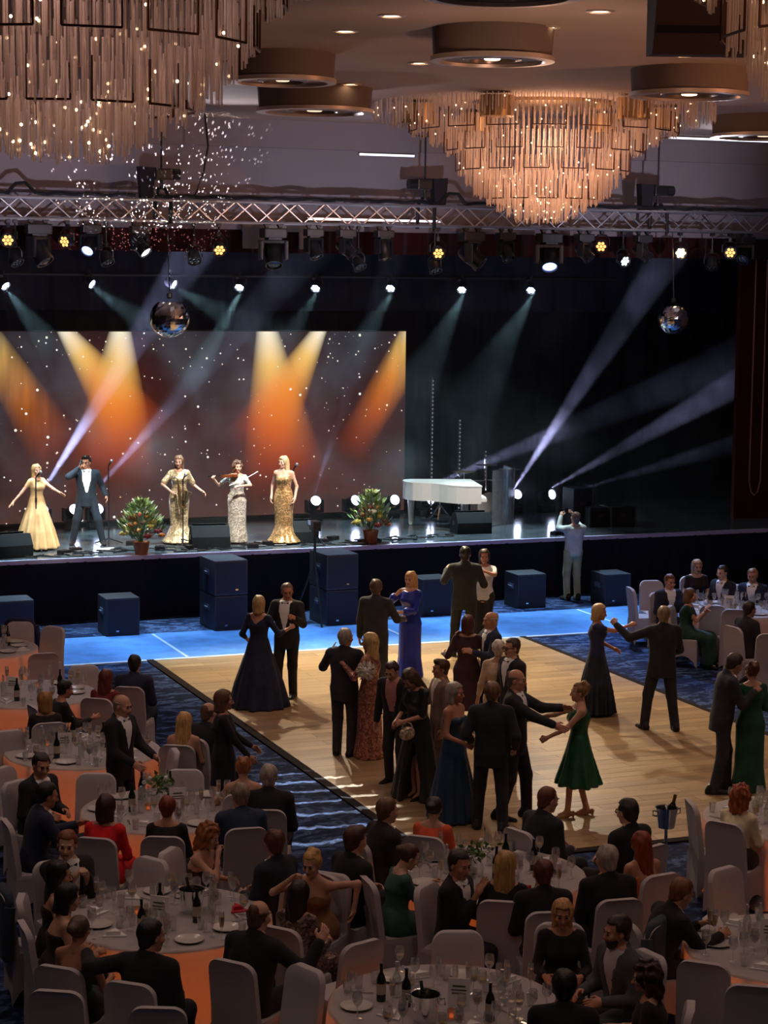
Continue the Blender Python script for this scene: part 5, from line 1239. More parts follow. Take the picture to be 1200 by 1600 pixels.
def item(kind, x, y, z, tn, rz=0):
    G = {'wine_glass': 'wine glasses'}.get(kind, kind.replace('_', ' ') + 's') + ' on ' + tn
    if kind == 'wine_glass':
        c = random.random(); t = thing('wine_glass', ('stemmed glass of red wine on ' if c < .22 else 'stemmed glass of white wine on ' if c < .55 else 'empty stemmed wine glass on ') + tn, 'glass', (x, y, z), rz, G); ob('bowl', WG, t)
        if c < .55: ob('wine', WN['red' if c < .22 else 'white'], t)
    elif kind == 'champagne_flute':
        t = thing('champagne_flute', 'slim champagne flute on ' + tn, 'glass', (x, y, z), rz, G); ob('bowl', FLU, t)
        if random.random() < .6: ob('wine', FW, t)
    elif kind == 'tumbler': t = ob('tumbler', TUM, None, (x, y, z)); tag(t, 'plain water tumbler on ' + tn, 'glass', G)
    elif kind == 'dinner_plate':
        t = ob('dinner_plate', PLT, None, (x, y, z)); tag(t, 'white dinner plate on ' + tn, 'plate', G)
    elif kind == 'napkin': t = ob('napkin', NAP, None, (x, y, z), rz); tag(t, 'folded white napkin on ' + tn, 'napkin', G)
    elif kind == 'fork': t = ob('fork', CUTM, None, (x, y, z), rz); tag(t, 'steel fork lying on ' + tn, 'fork', G)
    elif kind == 'wine_bottle':
        t = thing('wine_bottle', 'dark wine bottle on ' + tn, 'bottle', (x, y, z), rz, G); ob('glass', WBB, t); ob('label_wrap', LABM, t, None).scale = (.86, .86, .95)
    elif kind == 'water_bottle':
        t = thing('water_bottle', 'clear water bottle on ' + tn, 'bottle', (x, y, z), rz, G); ob('glass', WTB, t); ob('cap', MB().lathe([(.014, .262), (.014, .282), (0, .283)], 10).mesh('cap', ALU, True), t)
    elif kind == 'candle_holder':
        t = thing('candle_holder', 'amber glass candle holder on ' + tn, 'candle', (x, y, z), rz, G); ob('cup', CANDG, t); ob('wax', CANF, t)
    elif kind == 'menu_card':
        t = thing('menu_card', 'upright printed menu card on ' + tn, 'card', (x, y, z), rz, G); ob('card', CARD, t); ob('print', CARDT, t)
    elif kind == 'red_napkin': t = ob('red_napkin', NAP, None, (x, y, z), rz, REDN); tag(t, 'crumpled crimson napkin on ' + tn, 'napkin', G)
    elif kind == 'ice_bucket':
        t = thing('ice_bucket', 'silver ice bucket with a bottle neck showing on ' + tn, 'ice bucket', (x, y, z), rz)
        bucket_mesh(MB(), 0).build('bucket', CHROME, t, True)
        for s in (-1, 1): MB().path([(s * .115, 0, .18), (s * .15, 0, .19), (s * .15, 0, .14), (s * .112, 0, .13)], .009, 5).build('handle', CHROME, t)
        b = thing('wine_bottle', 'wine bottle standing in the ice bucket on ' + tn, 'bottle', (x, y, z + .03), 0); b.rotation_euler = (.1, -.18, 0); ob('glass', WBB, b)
    elif kind == 'flower_vase':
        t = thing('flower_vase', 'small vase of white flowers on ' + tn, 'flowers', (x, y, z), rz)
        MB().lathe([(0, 0), (.04, 0), (.05, .08), (.03, .14), (.035, .16), (0, .15)], 14).build('vase', glassm('drinking_glass'), t, True); b = MB()
        for _ in range(70):
            p = rng.normal(size=3) * np.array((.07, .07, .05)) + np.array((0, 0, .23)); d = unit(rng.normal(size=3) + np.array((0, 0, .5))); sv = unit(np.cross(d, rng.normal(size=3))) * .02; b.quad(p, p + d * .03 + sv, p + d * .07, p + d * .03 - sv)
        b.build('foliage', LEAF[0], t)['kind'] = 'stuff'
        for k in range(6): MB().ball(rng.normal(size=3) * np.array((.06, .06, .03)) + np.array((0, 0, .27)), .024, 8, 6).build('blossom', PAPER, t, True)
TN = ['the far left table by the stage', 'the left-edge table behind the seated blond woman', 'the table beside the standing tuxedoed man', 'the table with the woman in red', 'the lower left table', 'the table with the woman in teal', 'the table at the bottom centre', 'the lower right table', 'the table beside the cream jacket', 'the upper right table by the stage']
TPX = [(-38, 1012), (44, 1083), (130, 1172), (262, 1265), (262, 1432), (765, 1365), (695, 1568), (1238, 1480), (1235, 1278), (1150, 951)]
TABLES = []
for i, (px, py) in enumerate(TPX):
    q = at(px, py, .752); TABLES.append(q)
    t = thing('round_table', 'round banquet table, ' + TN[i], 'table', (q[0], q[1], 0), 0, 'round banquet tables')
    ob('top', TOPM, t)
    for k in range(4): a = k * math.pi / 2 + .6; ob('leg', LEGM, t, (.62 * math.cos(a), .62 * math.sin(a), 0))
    c = ob('tablecloth', CLM, None, (q[0], q[1], 0), random.random() * 6); tag(c, 'white floor-length cloth over ' + TN[i], 'tablecloth', 'floor-length white tablecloths')
    u_ = thing('table_uplight', 'orange uplight on the floor beneath ' + TN[i], 'lamp', (q[0], q[1], 0), 0, 'orange uplights under the tables'); ob('housing', PUCK, u_); ob('diffuser', PUCKL, u_)
    lamp('POINT', 'uplight_glow', (q[0], q[1], .16), 19 if i != 9 else 4, (1.0, .23, .035), size=.08)
    # settings
    placed = []
    def spot(r0, r1, gap):
        for _ in range(60):
            a = random.uniform(0, 6.283); r_ = math.sqrt(random.uniform(r0 * r0, r1 * r1)); p = (r_ * math.cos(a), r_ * math.sin(a))
            if all((p[0] - x) ** 2 + (p[1] - y) ** 2 > (gap + g) ** 2 / 4 for x, y, g in placed): placed.append((p[0], p[1], gap)); return p
        return None
    near = i >= 2
    plan = [('menu_card', 1, 0, .25, .2)] + ([('ice_bucket', 1, .2, .4, .26)] if i in (4, 6) else []) + ([('flower_vase', 1, 0, .3, .2)] if i in (3, 5, 8) else []) + \
           [('wine_bottle', 3 if near else 2, .05, .5, .11), ('water_bottle', 2, .05, .5, .1), ('candle_holder', 1, .1, .5, .1), ('dinner_plate', 4, .62, .72, .26), ('red_napkin', 1 if i in (4, 5) else 0, .5, .72, .2), ('napkin', 4, .5, .74, .2),
            ('wine_glass', 22 if near else 10, .2, .80, .084), ('champagne_flute', 9, .15, .78, .07), ('tumbler', 14 if near else 6, .2, .82, .08), ('fork', 4, .5, .8, .08)]
    for kind, n_, r0, r1, gap in plan:
        for _ in range(n_):
            p = spot(r0, r1, gap)
            if p: item(kind, q[0] + p[0], q[1] + p[1], .7535, TN[i], random.uniform(0, 6.28) if kind not in ('menu_card',) else -YAW + random.uniform(-.4, .4))
# ------------------------------------------------------------------ people: performers
def st_(px, py, z=0.0): q = at(px, py, z); return (q[0], q[1], z)
def sth(px, py, H): q = at(px, py, H); return (q[0], q[1], 0.0)
GOLD = sequin('#d2b78c', .35); SILV = sequin('#d2c6b6', .4); BRONZE = sequin('#c79a62', .6); ROSE = sequin('#a8705f', .5); GSAT = satin('#cfae7c')
SZ = STAGE_Z
sing1 = person('singer in a flowing gold satin gown with one arm stretched out low', 'f', 1.62, st_(58, 858, SZ), 50, L=(-.22, .55, 1.12), R=(.50, -.12, .98), hl='open', hr='open', wear=dict(top='dress', tm=GSAT, skirt='full', sleeve=.22, folds=13, famp=.03), hair=('long', '#b99a66'), hy=15)
singm = person('man singing in a dark suit and black glasses with legs apart', 'm', 1.76, st_(136, 851, SZ), 8, feet=((-.30, .05), (.27, -.02)), R=(.14, .16, 1.46), L=(-.36, .08, .92), pr=(.8, -.1, -.8), hr='grip', wear=SUIT('#0f1b26', glasses='rim', vlow=.02), hair=('quiff', '#15110f'), hy=20)
sax_p = person('saxophonist in a pale gold sequin gown with long brown hair', 'f', 1.72, st_(280, 849, SZ), 10, R=(.16, .20, 1.02), L=(-.44, .10, 1.02), hr='grip', pr=(1, -.3, .0), wear=dict(top='dress', tm=GOLD, skirt='mermaid', sleeve=.4, neck=.44, slr=.075), hair=('long', '#7a5a3e'), hy=12)
vio_p = person('violinist in a silvery sequin gown with curly brown hair', 'f', 1.62, st_(370, 849, SZ), 0, R=(.46, .22, 1.36), L=(-.06, .30, 1.22), hl='grip', hr='grip', pl=(-1, .2, -.3), wear=dict(top='dress', tm=SILV, skirt='column', sleeve=.35, neck=.43), hair=('curly', '#5a3c28'), hy=-25)
seq_p = person('woman with blonde hair in a strapless bronze sequin gown on stage', 'f', 1.72, st_(443, 849, SZ), -12, L=(-.24, .08, .90), R=(.24, .04, .90), wear=dict(top='dress', tm=BRONZE, skirt='mermaid', neck=.37), hair=('long', '#c8a878'), hy=25)
# held things on stage
q = pworld(singm, singm['_w']); t = thing('handheld_microphone', 'black microphone held to the mouth of the man singing', 'microphone', (q[0], q[1] - .05, q[2] + .06)); t.rotation_euler = (-.5, .5, 0)
MB().tube((0, 0, -.06), (0, 0, .08), .012, .018).build('handle', BLACKG, t, True); MB().ball((0, 0, .10), .03, 10, 8).build('mesh_head', BLACK, t, True)
q = pworld(sax_p, sax_p['_w']); t = thing('saxophone', 'brass saxophone hanging in front of the gold gown', 'saxophone', (q[0] + .06, q[1] - .13, q[2] - .05), R_(-10))
MB().path([(-.02, 0, .34), (.02, 0, .32), (.03, 0, .22), (.05, 0, 0), (.06, 0, -.16), (.10, 0, -.23), (.15, 0, -.21), (.175, 0, -.10), (.20, 0, .02), (.22, 0, .08)], [.008, .012, .016, .026, .034, .04, .044, .05, .062, .085], 12).build('body', BRASS, t, True)
MB().tube((-.02, 0, .34), (-.07, 0, .33), .010, .014).build('mouthpiece', BLACKG, t, True)
for k in range(5): MB().lathe([(0, 0), (.016, 0), (.016, .008), (0, .01)], 8, (.045 + .004 * k, -.04, .16 - .07 * k), Matrix.Rotation(math.pi / 2, 4, 'X')).build('key', BRASS, t)
q = pworld(vio_p, vio_p['_w']); hc = pworld(vio_p, vio_p['_hc'])
a_, b_ = np.array((hc[0] - .02, hc[1] - .08, hc[2] - .15)), np.array((q[0] - .02, q[1] - .02, q[2] + .04)); d_ = b_ - a_
t = thing('violin', 'brown violin tucked under the chin of the violinist', 'violin', a_); t.rotation_mode = 'QUATERNION'; t.rotation_quaternion = Vector(tuple(d_)).to_track_quat('Y', 'Z')
VW = mat('violin_varnish', '#6a3418', .25)
sh = [(.0, -.01), (.075, .02), (.10, .08), (.07, .14), (.065, .18), (.085, .24), (.06, .31), (0, .335)]
MB().prism(sh + [(-x, y) for x, y in sh[::-1][1:-1]], -.02, .02).build('body', VW, t); MB().box((0, .42, .02), (.025, .30, .018)).box((0, .56, .01), (.03, .05, .03)).build('neck', BLACKG, t); MB().box((0, .13, .035), (.04, .005, .03)).build('bridge', mat('maple', '#b08a58', .5), t)
q2 = pworld(vio_p, vio_p['_wl']); t = tag(MB().path([(q2[0] - .22, q2[1] - .1, q2[2] + .03), (q2[0] + .05, q2[1], q2[2] + .10), (q2[0] + .38, q2[1], q2[2] + .27)], .009, 5).build('violin_bow', PAPER), 'pale violin bow pointing up to the right', 'violin bow')

# ------------------------------------------------------------------ people: dance floor
person('woman in a full-skirted navy gown seen from behind, dancing near the stage', 'f', 1.70, st_(404, 1106), 155, L=(-.26, .16, .98), R=(.40, .26, 1.22), hr='grip', wear=dict(top='dress', tc='#141a2e', skirt='full', sleeve=.7, backlow=.34, neck=.42), hair=('bob', '#b59a6c'), hy=-20)
person('man in a black tuxedo and bow tie dancing with the woman in navy', 'm', 1.80, st_(448, 1092), -18, L=(-.24, .34, 1.26), R=(.24, .34, 1.08), hl='grip', feet=((-.08, -.05), (.12, .05)), wear=SUIT('#17181c', vlow=.05), hair=('crop', '#7a6a5c'), hy=-25, hp=8)
person('man in a dark grey jacket seen from behind, facing the woman in cobalt', 'm', 1.82, sth(588, 901, 1.82), 160, R=(.3, .35, 1.1), wear=SUIT('#25262b'), hair=('short', '#5a4634'), hy=-15)
person('laughing blonde woman in a long cobalt blue gown near the stage', 'f', 1.74, st_(640, 1060), -38, R=(.06, .24, 1.40), L=(-.02, .32, 1.10), pr=(.8, .0, -.8), wear=dict(top='dress', tc='#1a2f8c', tm=satin('#12279a'), skirt='column', sleeve=.75, slr=.07, cuff=.085, neck=.42), hair=('long', '#c79a5e'), hy=-10)
person('grey-haired man in a charcoal suit with one hand raised, close-dancing mid floor', 'm', 1.76, st_(537, 1183), 165, L=(-.28, .30, 1.33), R=(.30, .28, 1.28), hl='open', wear=SUIT('#23232a'), hair=('short', '#a59a8c'), hy=25)
person('blonde woman in a long rose-bronze sequin gown close-dancing mid floor', 'f', 1.72, st_(577, 1186), -115, L=(-.20, .30, 1.30), R=(.12, .30, 1.38), wear=dict(top='dress', tm=ROSE, skirt='column', sleeve=.9, neck=.43), hair=('long', '#cfae74'), hy=-5)
q = at(562, 1030, 1.32); b = MB(); t = thing('feather_clutch', 'white feathery clutch held between the close-dancing pair', 'clutch bag', (q[0] - .02, q[1] - .30, 1.22)); t.scale = (1.05,) * 3
MB().ball((0, 0, 0), .07, 12, 8, (1.2, .7, .8)).build('purse', PAPER, t, True)
for _ in range(260):
    d = unit(rng.normal(size=3) * np.array((1.2, .7, .8))); p = d * .06; e = d * (.11 + .04 * rng.random()); sv = unit(np.cross(d, rng.normal(size=3))) * .012; b.quad(p, (p + e) / 2 + sv, e, (p + e) / 2 - sv)
b.build('feathers', mat('feather_white', '#e8e0d4', .8), t)['kind'] = 'stuff'
person('tall man in a black suit seen from behind, nearest the stage skirt', 'm', 1.92, sth(727, 849, 1.92), 178, L=(-.27, .34, 1.30), R=(.28, .32, 1.15), hl='grip', feet=((-.16, .05), (.12, -.05)), wear=SUIT('#191a1c'), hair=('crop', '#1d1714'))
person('dark-haired woman with white cap sleeves dancing nearest the stage', 'f', 1.76, sth(757, 851, 1.80), -12, L=(.02, .26, 1.40), pl=(-1, 0, -.3), R=(.3, .3, 1.2), wear=dict(top='blouse', tc='#d8d4ce', sleeve=.35, bottom='trousers', bc='#17161a'), hair=('bob', '#3a241a'), hy=-10)
person('woman in a dark plum lace dress with dark red hair, seen from behind', 'f', 1.70, sth(731, 957, 1.70), 178, L=(-.34, .20, 1.12), R=(.3, .3, 1.2), wear=dict(top='dress', tc='#2c1a20', skirt='column', hem=.35, sleeve=.85, neck=.45), hair=('bob', '#4a1f1a'))
person('white-haired man in navy dancing with the woman in plum lace', 'm', 1.76, sth(768, 951, 1.76), -70, L=(-.2, .35, 1.2), R=(.2, .35, 1.35), wear=SUIT('#182034'), hair=('bald', '#b8b0a6'), hy=-5)
person('woman with short white hair and a beige lace top, seen from behind', 'f', 1.68, sth(779, 995, 1.68), 182, R=(.3, .28, 1.25), wear=dict(top='dress', tc='#a8927c', skirt='column', sleeve=.8, neck=.45), hair=('short', '#d8cfc0'))
person('man with glasses half hidden behind the woman in beige lace', 'm', 1.78, sth(801, 992, 1.78), -60, wear=SUIT('#1a1c22', glasses='rim'), hair=('short', '#4a3a30'))
person('tall bald man in a black suit reaching out to the woman in green', 'm', 1.84, st_(803, 1281), 72, R=(.14, .58, 1.10), L=(-.16, .50, 1.28), hr='open', feet=((-.10, .12), (.12, -.14)), wear=SUIT('#191b22'), hair=('bald', '#6a5a4e'), hy=5)
person('woman in a green one-shoulder midi dress dancing mid floor', 'f', 1.67, st_(903, 1279), -85, L=(-.16, .42, 1.06), R=(.14, .58, 1.22), hl='grip', hr='open', feet=((-.05, .14), (.07, -.12)), wear=dict(top='dress', tc='#1d5a38', tm=satin('#1c5636'), skirt='midi', hem=.42, one=1, famp=.03, shoec='#8a6a4a'), hair=('updo', '#8a6a40'), hy=5)
w15 = person('long-haired woman in a dark gown with a thigh slit looking into her purse', 'f', 1.72, st_(652, 1250), -48, lean=6, L=(-.06, .32, 1.04), R=(.10, .30, 1.00), hl='grip', hr='grip', hp=32, wear=dict(top='dress', tm=satin('#1a221c'), skirt='aline', sleeve=.45, slr=.075, slit=118, neck=.42), hair=('long', '#4a3624'))
q = pworld(w15, w15['_wl']); t = thing('evening_purse', 'small glittering purse in the hands of the long-haired woman', 'purse', (q[0] + .02, q[1] - .10, q[2] - .12), .2)
MB().ball((0, 0, 0), .10, 14, 10, (1.1, .45, .85)).build('pouch', sequin('#b8a890', .4), t, True); MB().path([(-.08, 0, .06), (-.05, 0, .12), (.0, 0, .14), (.05, 0, .12), (.08, 0, .06)], .010, 5).build('clasp', CHROME, t)
person('person in an open dark jacket behind the woman with the purse', 'm', 1.64, st_(618, 1226), -30, lean=8, wear=SUIT('#1c1718', shirt='#a06a62', tie='none', vlow=-.02), hair=('short', '#3a2016'), hp=15)
person('man in a grey-brown suit standing behind the woman in teal blue', 'm', 1.66, sth(690, 1033, 1.60), -72, R=(.2, .35, 1.05), wear=SUIT('#6a5648', shirt='#c8b8a8', tie='none'), hair=('quiff', '#4a2f20'))
person('blonde woman in a strapless teal blue gown with bare shoulders', 'f', 1.69, st_(707, 1284), 58, L=(-.1, .25, 1.05), R=(.16, .26, 1.02), hr='grip', wear=dict(top='dress', tc='#22405c', tm=satin('#23415c'), skirt='aline', neck=.35, backlow=.18), hair=('bob', '#a59a8a'), hy=-8)
person('man in a dark suit with his back turned, nearest the seated guests', 'm', 1.80, st_(765, 1300), 172, L=(-.24, .16, 1.0), R=(.26, .10, .95), feet=((-.15, .05), (.15, -.05)), wear=SUIT('#1b1d24'), hair=('short', '#7a5c40'), hy=8)
person('blonde woman in a navy top and long pleated skirt at the floor edge', 'f', 1.68, st_(930, 1118), 78, R=(.04, .50, 1.42), L=(-.08, .26, 1.02), hr='grip', wear=dict(top='dress', tc='#1a2140', skirt='aline', folds=26, famp=.03, sleeve=.25, neck=.42, hem=.06, bm=cloth('#161d2c')), hair=('bob', '#c0a272'), hy=5, hp=8)
person('man in a dark suit seen from behind with his left arm stretched to his partner', 'm', 1.84, st_(1030, 1142), 192, L=(-.58, .22, 1.42), R=(.22, .28, 1.0), hl='grip', feet=((-.20, .04), (.18, -.12)), wear=SUIT('#171a24'), hair=('crop', '#8c7a60'), hy=30)
person('man in a dark suit dancing at the right edge with the woman in bottle green', 'm', 1.82, st_(1128, 1240), 98, lean=8, R=(.10, .36, 1.25), L=(-.2, .36, 1.36), hr='grip', feet=((-.10, .08), (.10, -.14)), wear=SUIT('#1f222b'), hair=('short', '#3a3028'), hy=-12, hp=15)
person('woman in a bottle green gown at the right edge of the dance floor', 'f', 1.68, st_(1169, 1238), -165, L=(-.26, .26, 1.33), R=(.10, .18, 1.25), wear=dict(top='dress', tc='#123a26', skirt='column', sleeve=.65, neck=.45), hair=('updo', '#5a3020'))
ph = person('man in a grey-blue sweater filming the stage with a phone', 'm', 1.80, st_(894, 938), -158, L=(-.10, .34, 1.58), R=(.16, .36, 1.60), hl='grip', hr='grip', lean=-4, wear=dict(top='sweater', tc='#a0a49a', bottom='trousers', bc='#8a8a68'), hair=('crop', '#6a4a38'), hp=-12)
q = pworld(ph, (np.array(ph['_w']) + np.array(ph['_wl'])) / 2); tag(MB().box((0, 0, 0), (.08, .012, .16), bev=.004).build('smartphone', BLACKG, None, False, (q[0], q[1] + .03, q[2] + .06)), 'black phone raised by the man in the grey-blue sweater', 'phone')
person('bald older man in a tuxedo standing beside a table at the left', 'm', 1.76, sth(187, 1078, 1.76), 62, L=(-.16, .34, 1.02), R=(.18, .30, 1.0), wear=SUIT('#16151a'), hair=('bald', '#a08a74'), hp=10)
person('woman in black standing at the edge of the dance floor on the left', 'f', 1.68, sth(349, 1073, 1.68), 95, L=(-.1, .35, 1.0), R=(.16, .32, .92), wear=dict(top='dress', tc='#131418', skirt='column', sleeve=.95, neck=.46), hair=('bob', '#6a4c30'))

# ------------------------------------------------------------------ people: seated, each on a chair of their own
def seated(px, py, label, sex='m', face=180, lean=6, cface=None, chair_label=None, vox=None, **k):
    H = k.pop('H', None) or (1.78 if sex == 'm' else 1.66); s = H / 1.75
    zt = .575 + .775 * s * math.cos(R_(lean)); q = at(px, py, zt); a = view_rz(face); fx, fy = -math.sin(a), math.cos(a); off = .62 * s * math.sin(R_(lean)) + .01
    x, y = q[0] - fx * off, q[1] - fy * off
    person(label, sex, H, (x, y, 0), face, sit=True, lean=lean, vox=vox or (.022 if py > 1150 else .026), **k)
    cf = face if cface is None else cface
    chair(x, y, cf, chair_label or ('white covered chair under the ' + label.split(' with ')[0].split(' in ')[0] + ' ' + ' '.join(label.split(' ')[2:9]))[:120])
def chair_of(lbl): return 'covered chair occupied by the ' + ' '.join(lbl.split()[:10])
DR = lambda c, **k: dict(top='dress', tc=c, **k)
SEAT = [
 (211, 1020, 'man in navy seen from behind beside the blue runner', dict(face=172, wear=SUIT('#191d30'), hair=('crop', '#1d1512'))),
 (167, 1043, 'woman with long auburn hair near the far left tables', dict(sex='f', face=165, wear=DR('#5a1a1c', sleeve=.3), hair=('long', '#6a2c1c'))),
 (104, 1060, 'woman with a dark bob leaning over a far left table', dict(sex='f', face=120, lean=14, wear=DR('#17181d', sleeve=.9, neck=.46), hair=('short', '#1a1210'), R=(.2, .42, .80))),
 (69, 1078, 'woman with a blond bob sitting at a far left table', dict(sex='f', face=-160, wear=DR('#1a1719', sleeve=.8, neck=.46), hair=('bob', '#a0703c'))),
 (289, 1110, 'woman with very long straight blonde hair from behind', dict(sex='f', face=170, wear=DR('#5a3020', neck=.30), hair=('vlong', '#d0a468'))),
 (327, 1094, 'bald man mostly hidden behind the standing woman in black', dict(face=150, wear=SUIT('#1a1a20'), hair=('bald', '#6a4a3a'))),
 (380, 1180, 'woman in a red dress with pinned-up fair hair', dict(sex='f', face=-175, wear=DR('#a01c20', neck=.36, straps=True), hair=('updo', '#a8683c'), L=(-.30, .38, .82))),
 (420, 1190, 'balding grey man in a black suit seen from behind', dict(face=178, wear=SUIT('#141418'), hair=('crop', '#a89c92'), H=1.84)),
 (375, 1220, 'grey-haired man in a slate blue suit seen from behind', dict(face=-165, wear=SUIT('#1d2a3c'), hair=('short', '#8e7c66'), hy=-15)),
 (67, 1175, 'man in black at the left edge looking over his table', dict(face=55, wear=SUIT('#141318'), hair=('short', '#2a1c16'), hy=20, lean=10)),
 (76, 1220, 'dark-haired man in navy with his arm resting on the table', dict(face=112, wear=SUIT('#161c2c'), hair=('short', '#17110f'), R=(.24, .46, .82), L=(-.2, .46, .82), lean=12)),
 (108, 1296, 'man in white shirt and black waistcoat raising folded hands', dict(face=32, wear=SUIT('#141316', vlow=-.04), hair=('short', '#7a4426'), L=(-.05, .34, 1.0), R=(.06, .34, 1.0), hl='grip', hr='grip', hy=30)),
 (167, 1238, 'woman in a bright red long-sleeved dress from behind', dict(sex='f', face=168, wear=DR('#b0141a', sleeve=.9, neck=.46), hair=('bob', '#3a1c14'), H=1.72)),
 (262, 1240, 'woman in black with short auburn hair from behind', dict(sex='f', face=178, wear=DR('#131114', sleeve=.6, neck=.44), hair=('short', '#7a341c'))),
 (329, 1285, 'woman with curled fair hair resting chin on her hand', dict(sex='f', face=70, lean=14, wear=DR('#3a2018', neck=.30, backlow=.1), hair=('curly', '#9a5a2c'), R=(.06, .26, 1.02), pr=(.3, .6, -.7), hr='grip')),
 (425, 1293, 'man in a midnight suit looking left toward his table', dict(face=-130, wear=SUIT('#141722'), hair=('short', '#5a2c18'), hy=25)),
 (486, 1328, 'woman with a messy blonde updo and bare arms', dict(sex='f', face=-25, lean=10, wear=DR('#6a4a30', neck=.32), hair=('updo', '#c89a58'), R=(.12, .24, 1.06), L=(-.38, .02, .78), hr='grip', pr=(.8, .2, -.6), pl=(-1, -.2, .3))),
 (470, 1372, 'woman in a patterned brown jacket with long dark hair', dict(sex='f', face=150, wear=dict(top='dress', tm=sequin('#5a4234', .1), sleeve=.95, neck=.46), hair=('long', '#1d1410'))),
 (406, 1402, 'bald man in a black suit reaching over to his neighbour', dict(face=150, lean=10, wear=SUIT('#101013'), hair=('bald', '#5a3a2a'), R=(.46, .30, 1.05), H=1.86, hl='grip')),
 (236, 1432, 'dark-haired man in black with an arm around the woman beside him', dict(face=160, lean=8, wear=SUIT('#0f1014'), hair=('short', '#17100d'), L=(-.52, .02, 1.05), pl=(-.4, -.8, 0), hy=30, H=1.84)),
 (126, 1426, 'woman in an off-shoulder dark dress with a grey-brown bun', dict(sex='f', face=158, wear=DR('#161a18', neck=.33), hair=('bun', '#5a4632'))),
 (97, 1343, 'woman with long black hair at the lower left table', dict(sex='f', face=95, wear=DR('#1a1416', neck=.34), hair=('long', '#120d0c'))),
 (110, 1378, 'woman with a black bob and bare shoulder at the lower left table', dict(sex='f', face=110, wear=DR('#1c1512', neck=.32), hair=('bob', '#100c0b'), lean=10)),
 (558, 1288, 'man in black with tousled brown hair, left of the woman in teal', dict(face=128, wear=SUIT('#121318'), hair=('quiff', '#4a2818'), H=1.82)),
 (608, 1243, 'man in a dark brown suit sitting beside the woman in coral', dict(face=120, wear=SUIT('#1c1518'), hair=('short', '#6a4830'), H=1.80)),
 (680, 1241, 'woman in a coral and black dress with dark pinned hair', dict(sex='f', face=160, wear=DR('#b0482c', neck=.42, sleeve=.3, bm=cloth('#141316')), hair=('bun', '#1d1412'))),
 (636, 1313, 'woman in a teal dress looking down at her phone', dict(sex='f', face=108, lean=8, wear=DR('#27453e', sleeve=.35, neck=.45), hair=('bun', '#4a2e1e'), hp=18, R=(.10, .36, .86), L=(-.1, .38, .86), hr='grip', hl='grip')),
 (722, 1326, 'man in black with one hand laid on his chest', dict(face=62, wear=SUIT('#131217'), hair=('short', '#2a1a14'), R=(.02, .24, .98), hr='open', hy=20)),
 (790, 1326, 'woman in black with long wavy blonde hair from behind', dict(sex='f', face=172, wear=DR('#111113', sleeve=.9, neck=.46), hair=('vlong', '#b28a50'), H=1.74)),
 (848, 1338, 'man in black with cropped brown hair from behind', dict(face=-172, wear=SUIT('#121114'), hair=('crop', '#5a2c1a'))),
 (858, 1226, 'man in a dark suit with cropped hair at the dance floor edge', dict(face=128, wear=SUIT('#1a1b22'), hair=('crop', '#6a3c22'), hy=10, lean=10, H=1.82)),
 (979, 1244, 'man with glasses and dark hair turned to the dance floor', dict(face=-140, wear=SUIT('#131318', glasses='rim'), hair=('short', '#2a221e'), H=1.84)),
 (948, 1316, 'white-haired man in black from behind', dict(face=-165, wear=SUIT('#111114'), hair=('short', '#b0a294'), hy=-10, H=1.84)),
 (1000, 1296, 'red-haired woman in a low-backed orange dress', dict(sex='f', face=-150, wear=DR('#a8501c', neck=.34, backlow=.2), hair=('long', '#8a3418'))),
 (880, 1404, 'woman with a blond bob facing the camera', dict(sex='f', face=-2, wear=DR('#121213', sleeve=.9, neck=.45), hair=('bob', '#c4935c'))),
 (963, 1428, 'bearded man in a grey suit looking left', dict(face=-58, wear=SUIT('#3a3a3e', shirt='#9a9498', tie='none', beard=True), hair=('short', '#33201a'), hy=15)),
 (882, 1510, 'dark-haired man in black at the bottom of the picture', dict(face=175, wear=SUIT('#0d0e12'), hair=('short', '#100c0c'))),
 (1006, 1500, 'woman with tousled dark red hair at the bottom right', dict(sex='f', face=-100, wear=DR('#1d1114', neck=.40, sleeve=.4), hair=('curly', '#3a1614'))),
 (1068, 1371, 'man in black leaning toward the lower right table', dict(face=112, lean=24, wear=SUIT('#111214'), hair=('short', '#7a4a28'), R=(.16, .55, .80), L=(-.16, .52, .80))),
 (1160, 1224, 'red-haired woman in a cream jacket at the right edge', dict(sex='f', face=142, wear=dict(top='dress', tc='#bfae90', sleeve=.95, neck=.47, bm=cloth('#2a2420')), hair=('curly', '#a8562c'))),
 (1048, 896, 'man in an open dark jacket beside the tall white chairs', dict(face=22, wear=SUIT('#171a26', tie='none'), hair=('short', '#6a3c28'))),
 (1090, 873, 'blonde woman in black and white at the upper right table', dict(sex='f', face=8, wear=DR('#1a1418', sleeve=.3, neck=.40), hair=('bob', '#b08a62'), H=1.76)),
 (1128, 882, 'man with dark hair in profile at the upper right table', dict(face=-48, wear=SUIT('#14151c'), hair=('short', '#2a1a16'))),
 (1176, 887, 'fair-haired man in navy at the upper right table', dict(face=-25, wear=SUIT('#171d30'), hair=('short', '#9a7248'))),
 (1081, 918, 'woman in a dark green dress with crossed arms', dict(sex='f', face=70, wear=DR('#163026', sleeve=.2, neck=.42), hair=('bob', '#6a4a34'), R=(-.05, .30, .95), L=(.05, .32, .92))),
 (1173, 938, 'man with flushed face at the near side of the upper right table', dict(face=120, wear=SUIT('#1a1619'), hair=('short', '#2a1814'))),
]
for px, py, lab, k in SEAT: seated(px, py, lab, chair_label=chair_of(lab), **k)

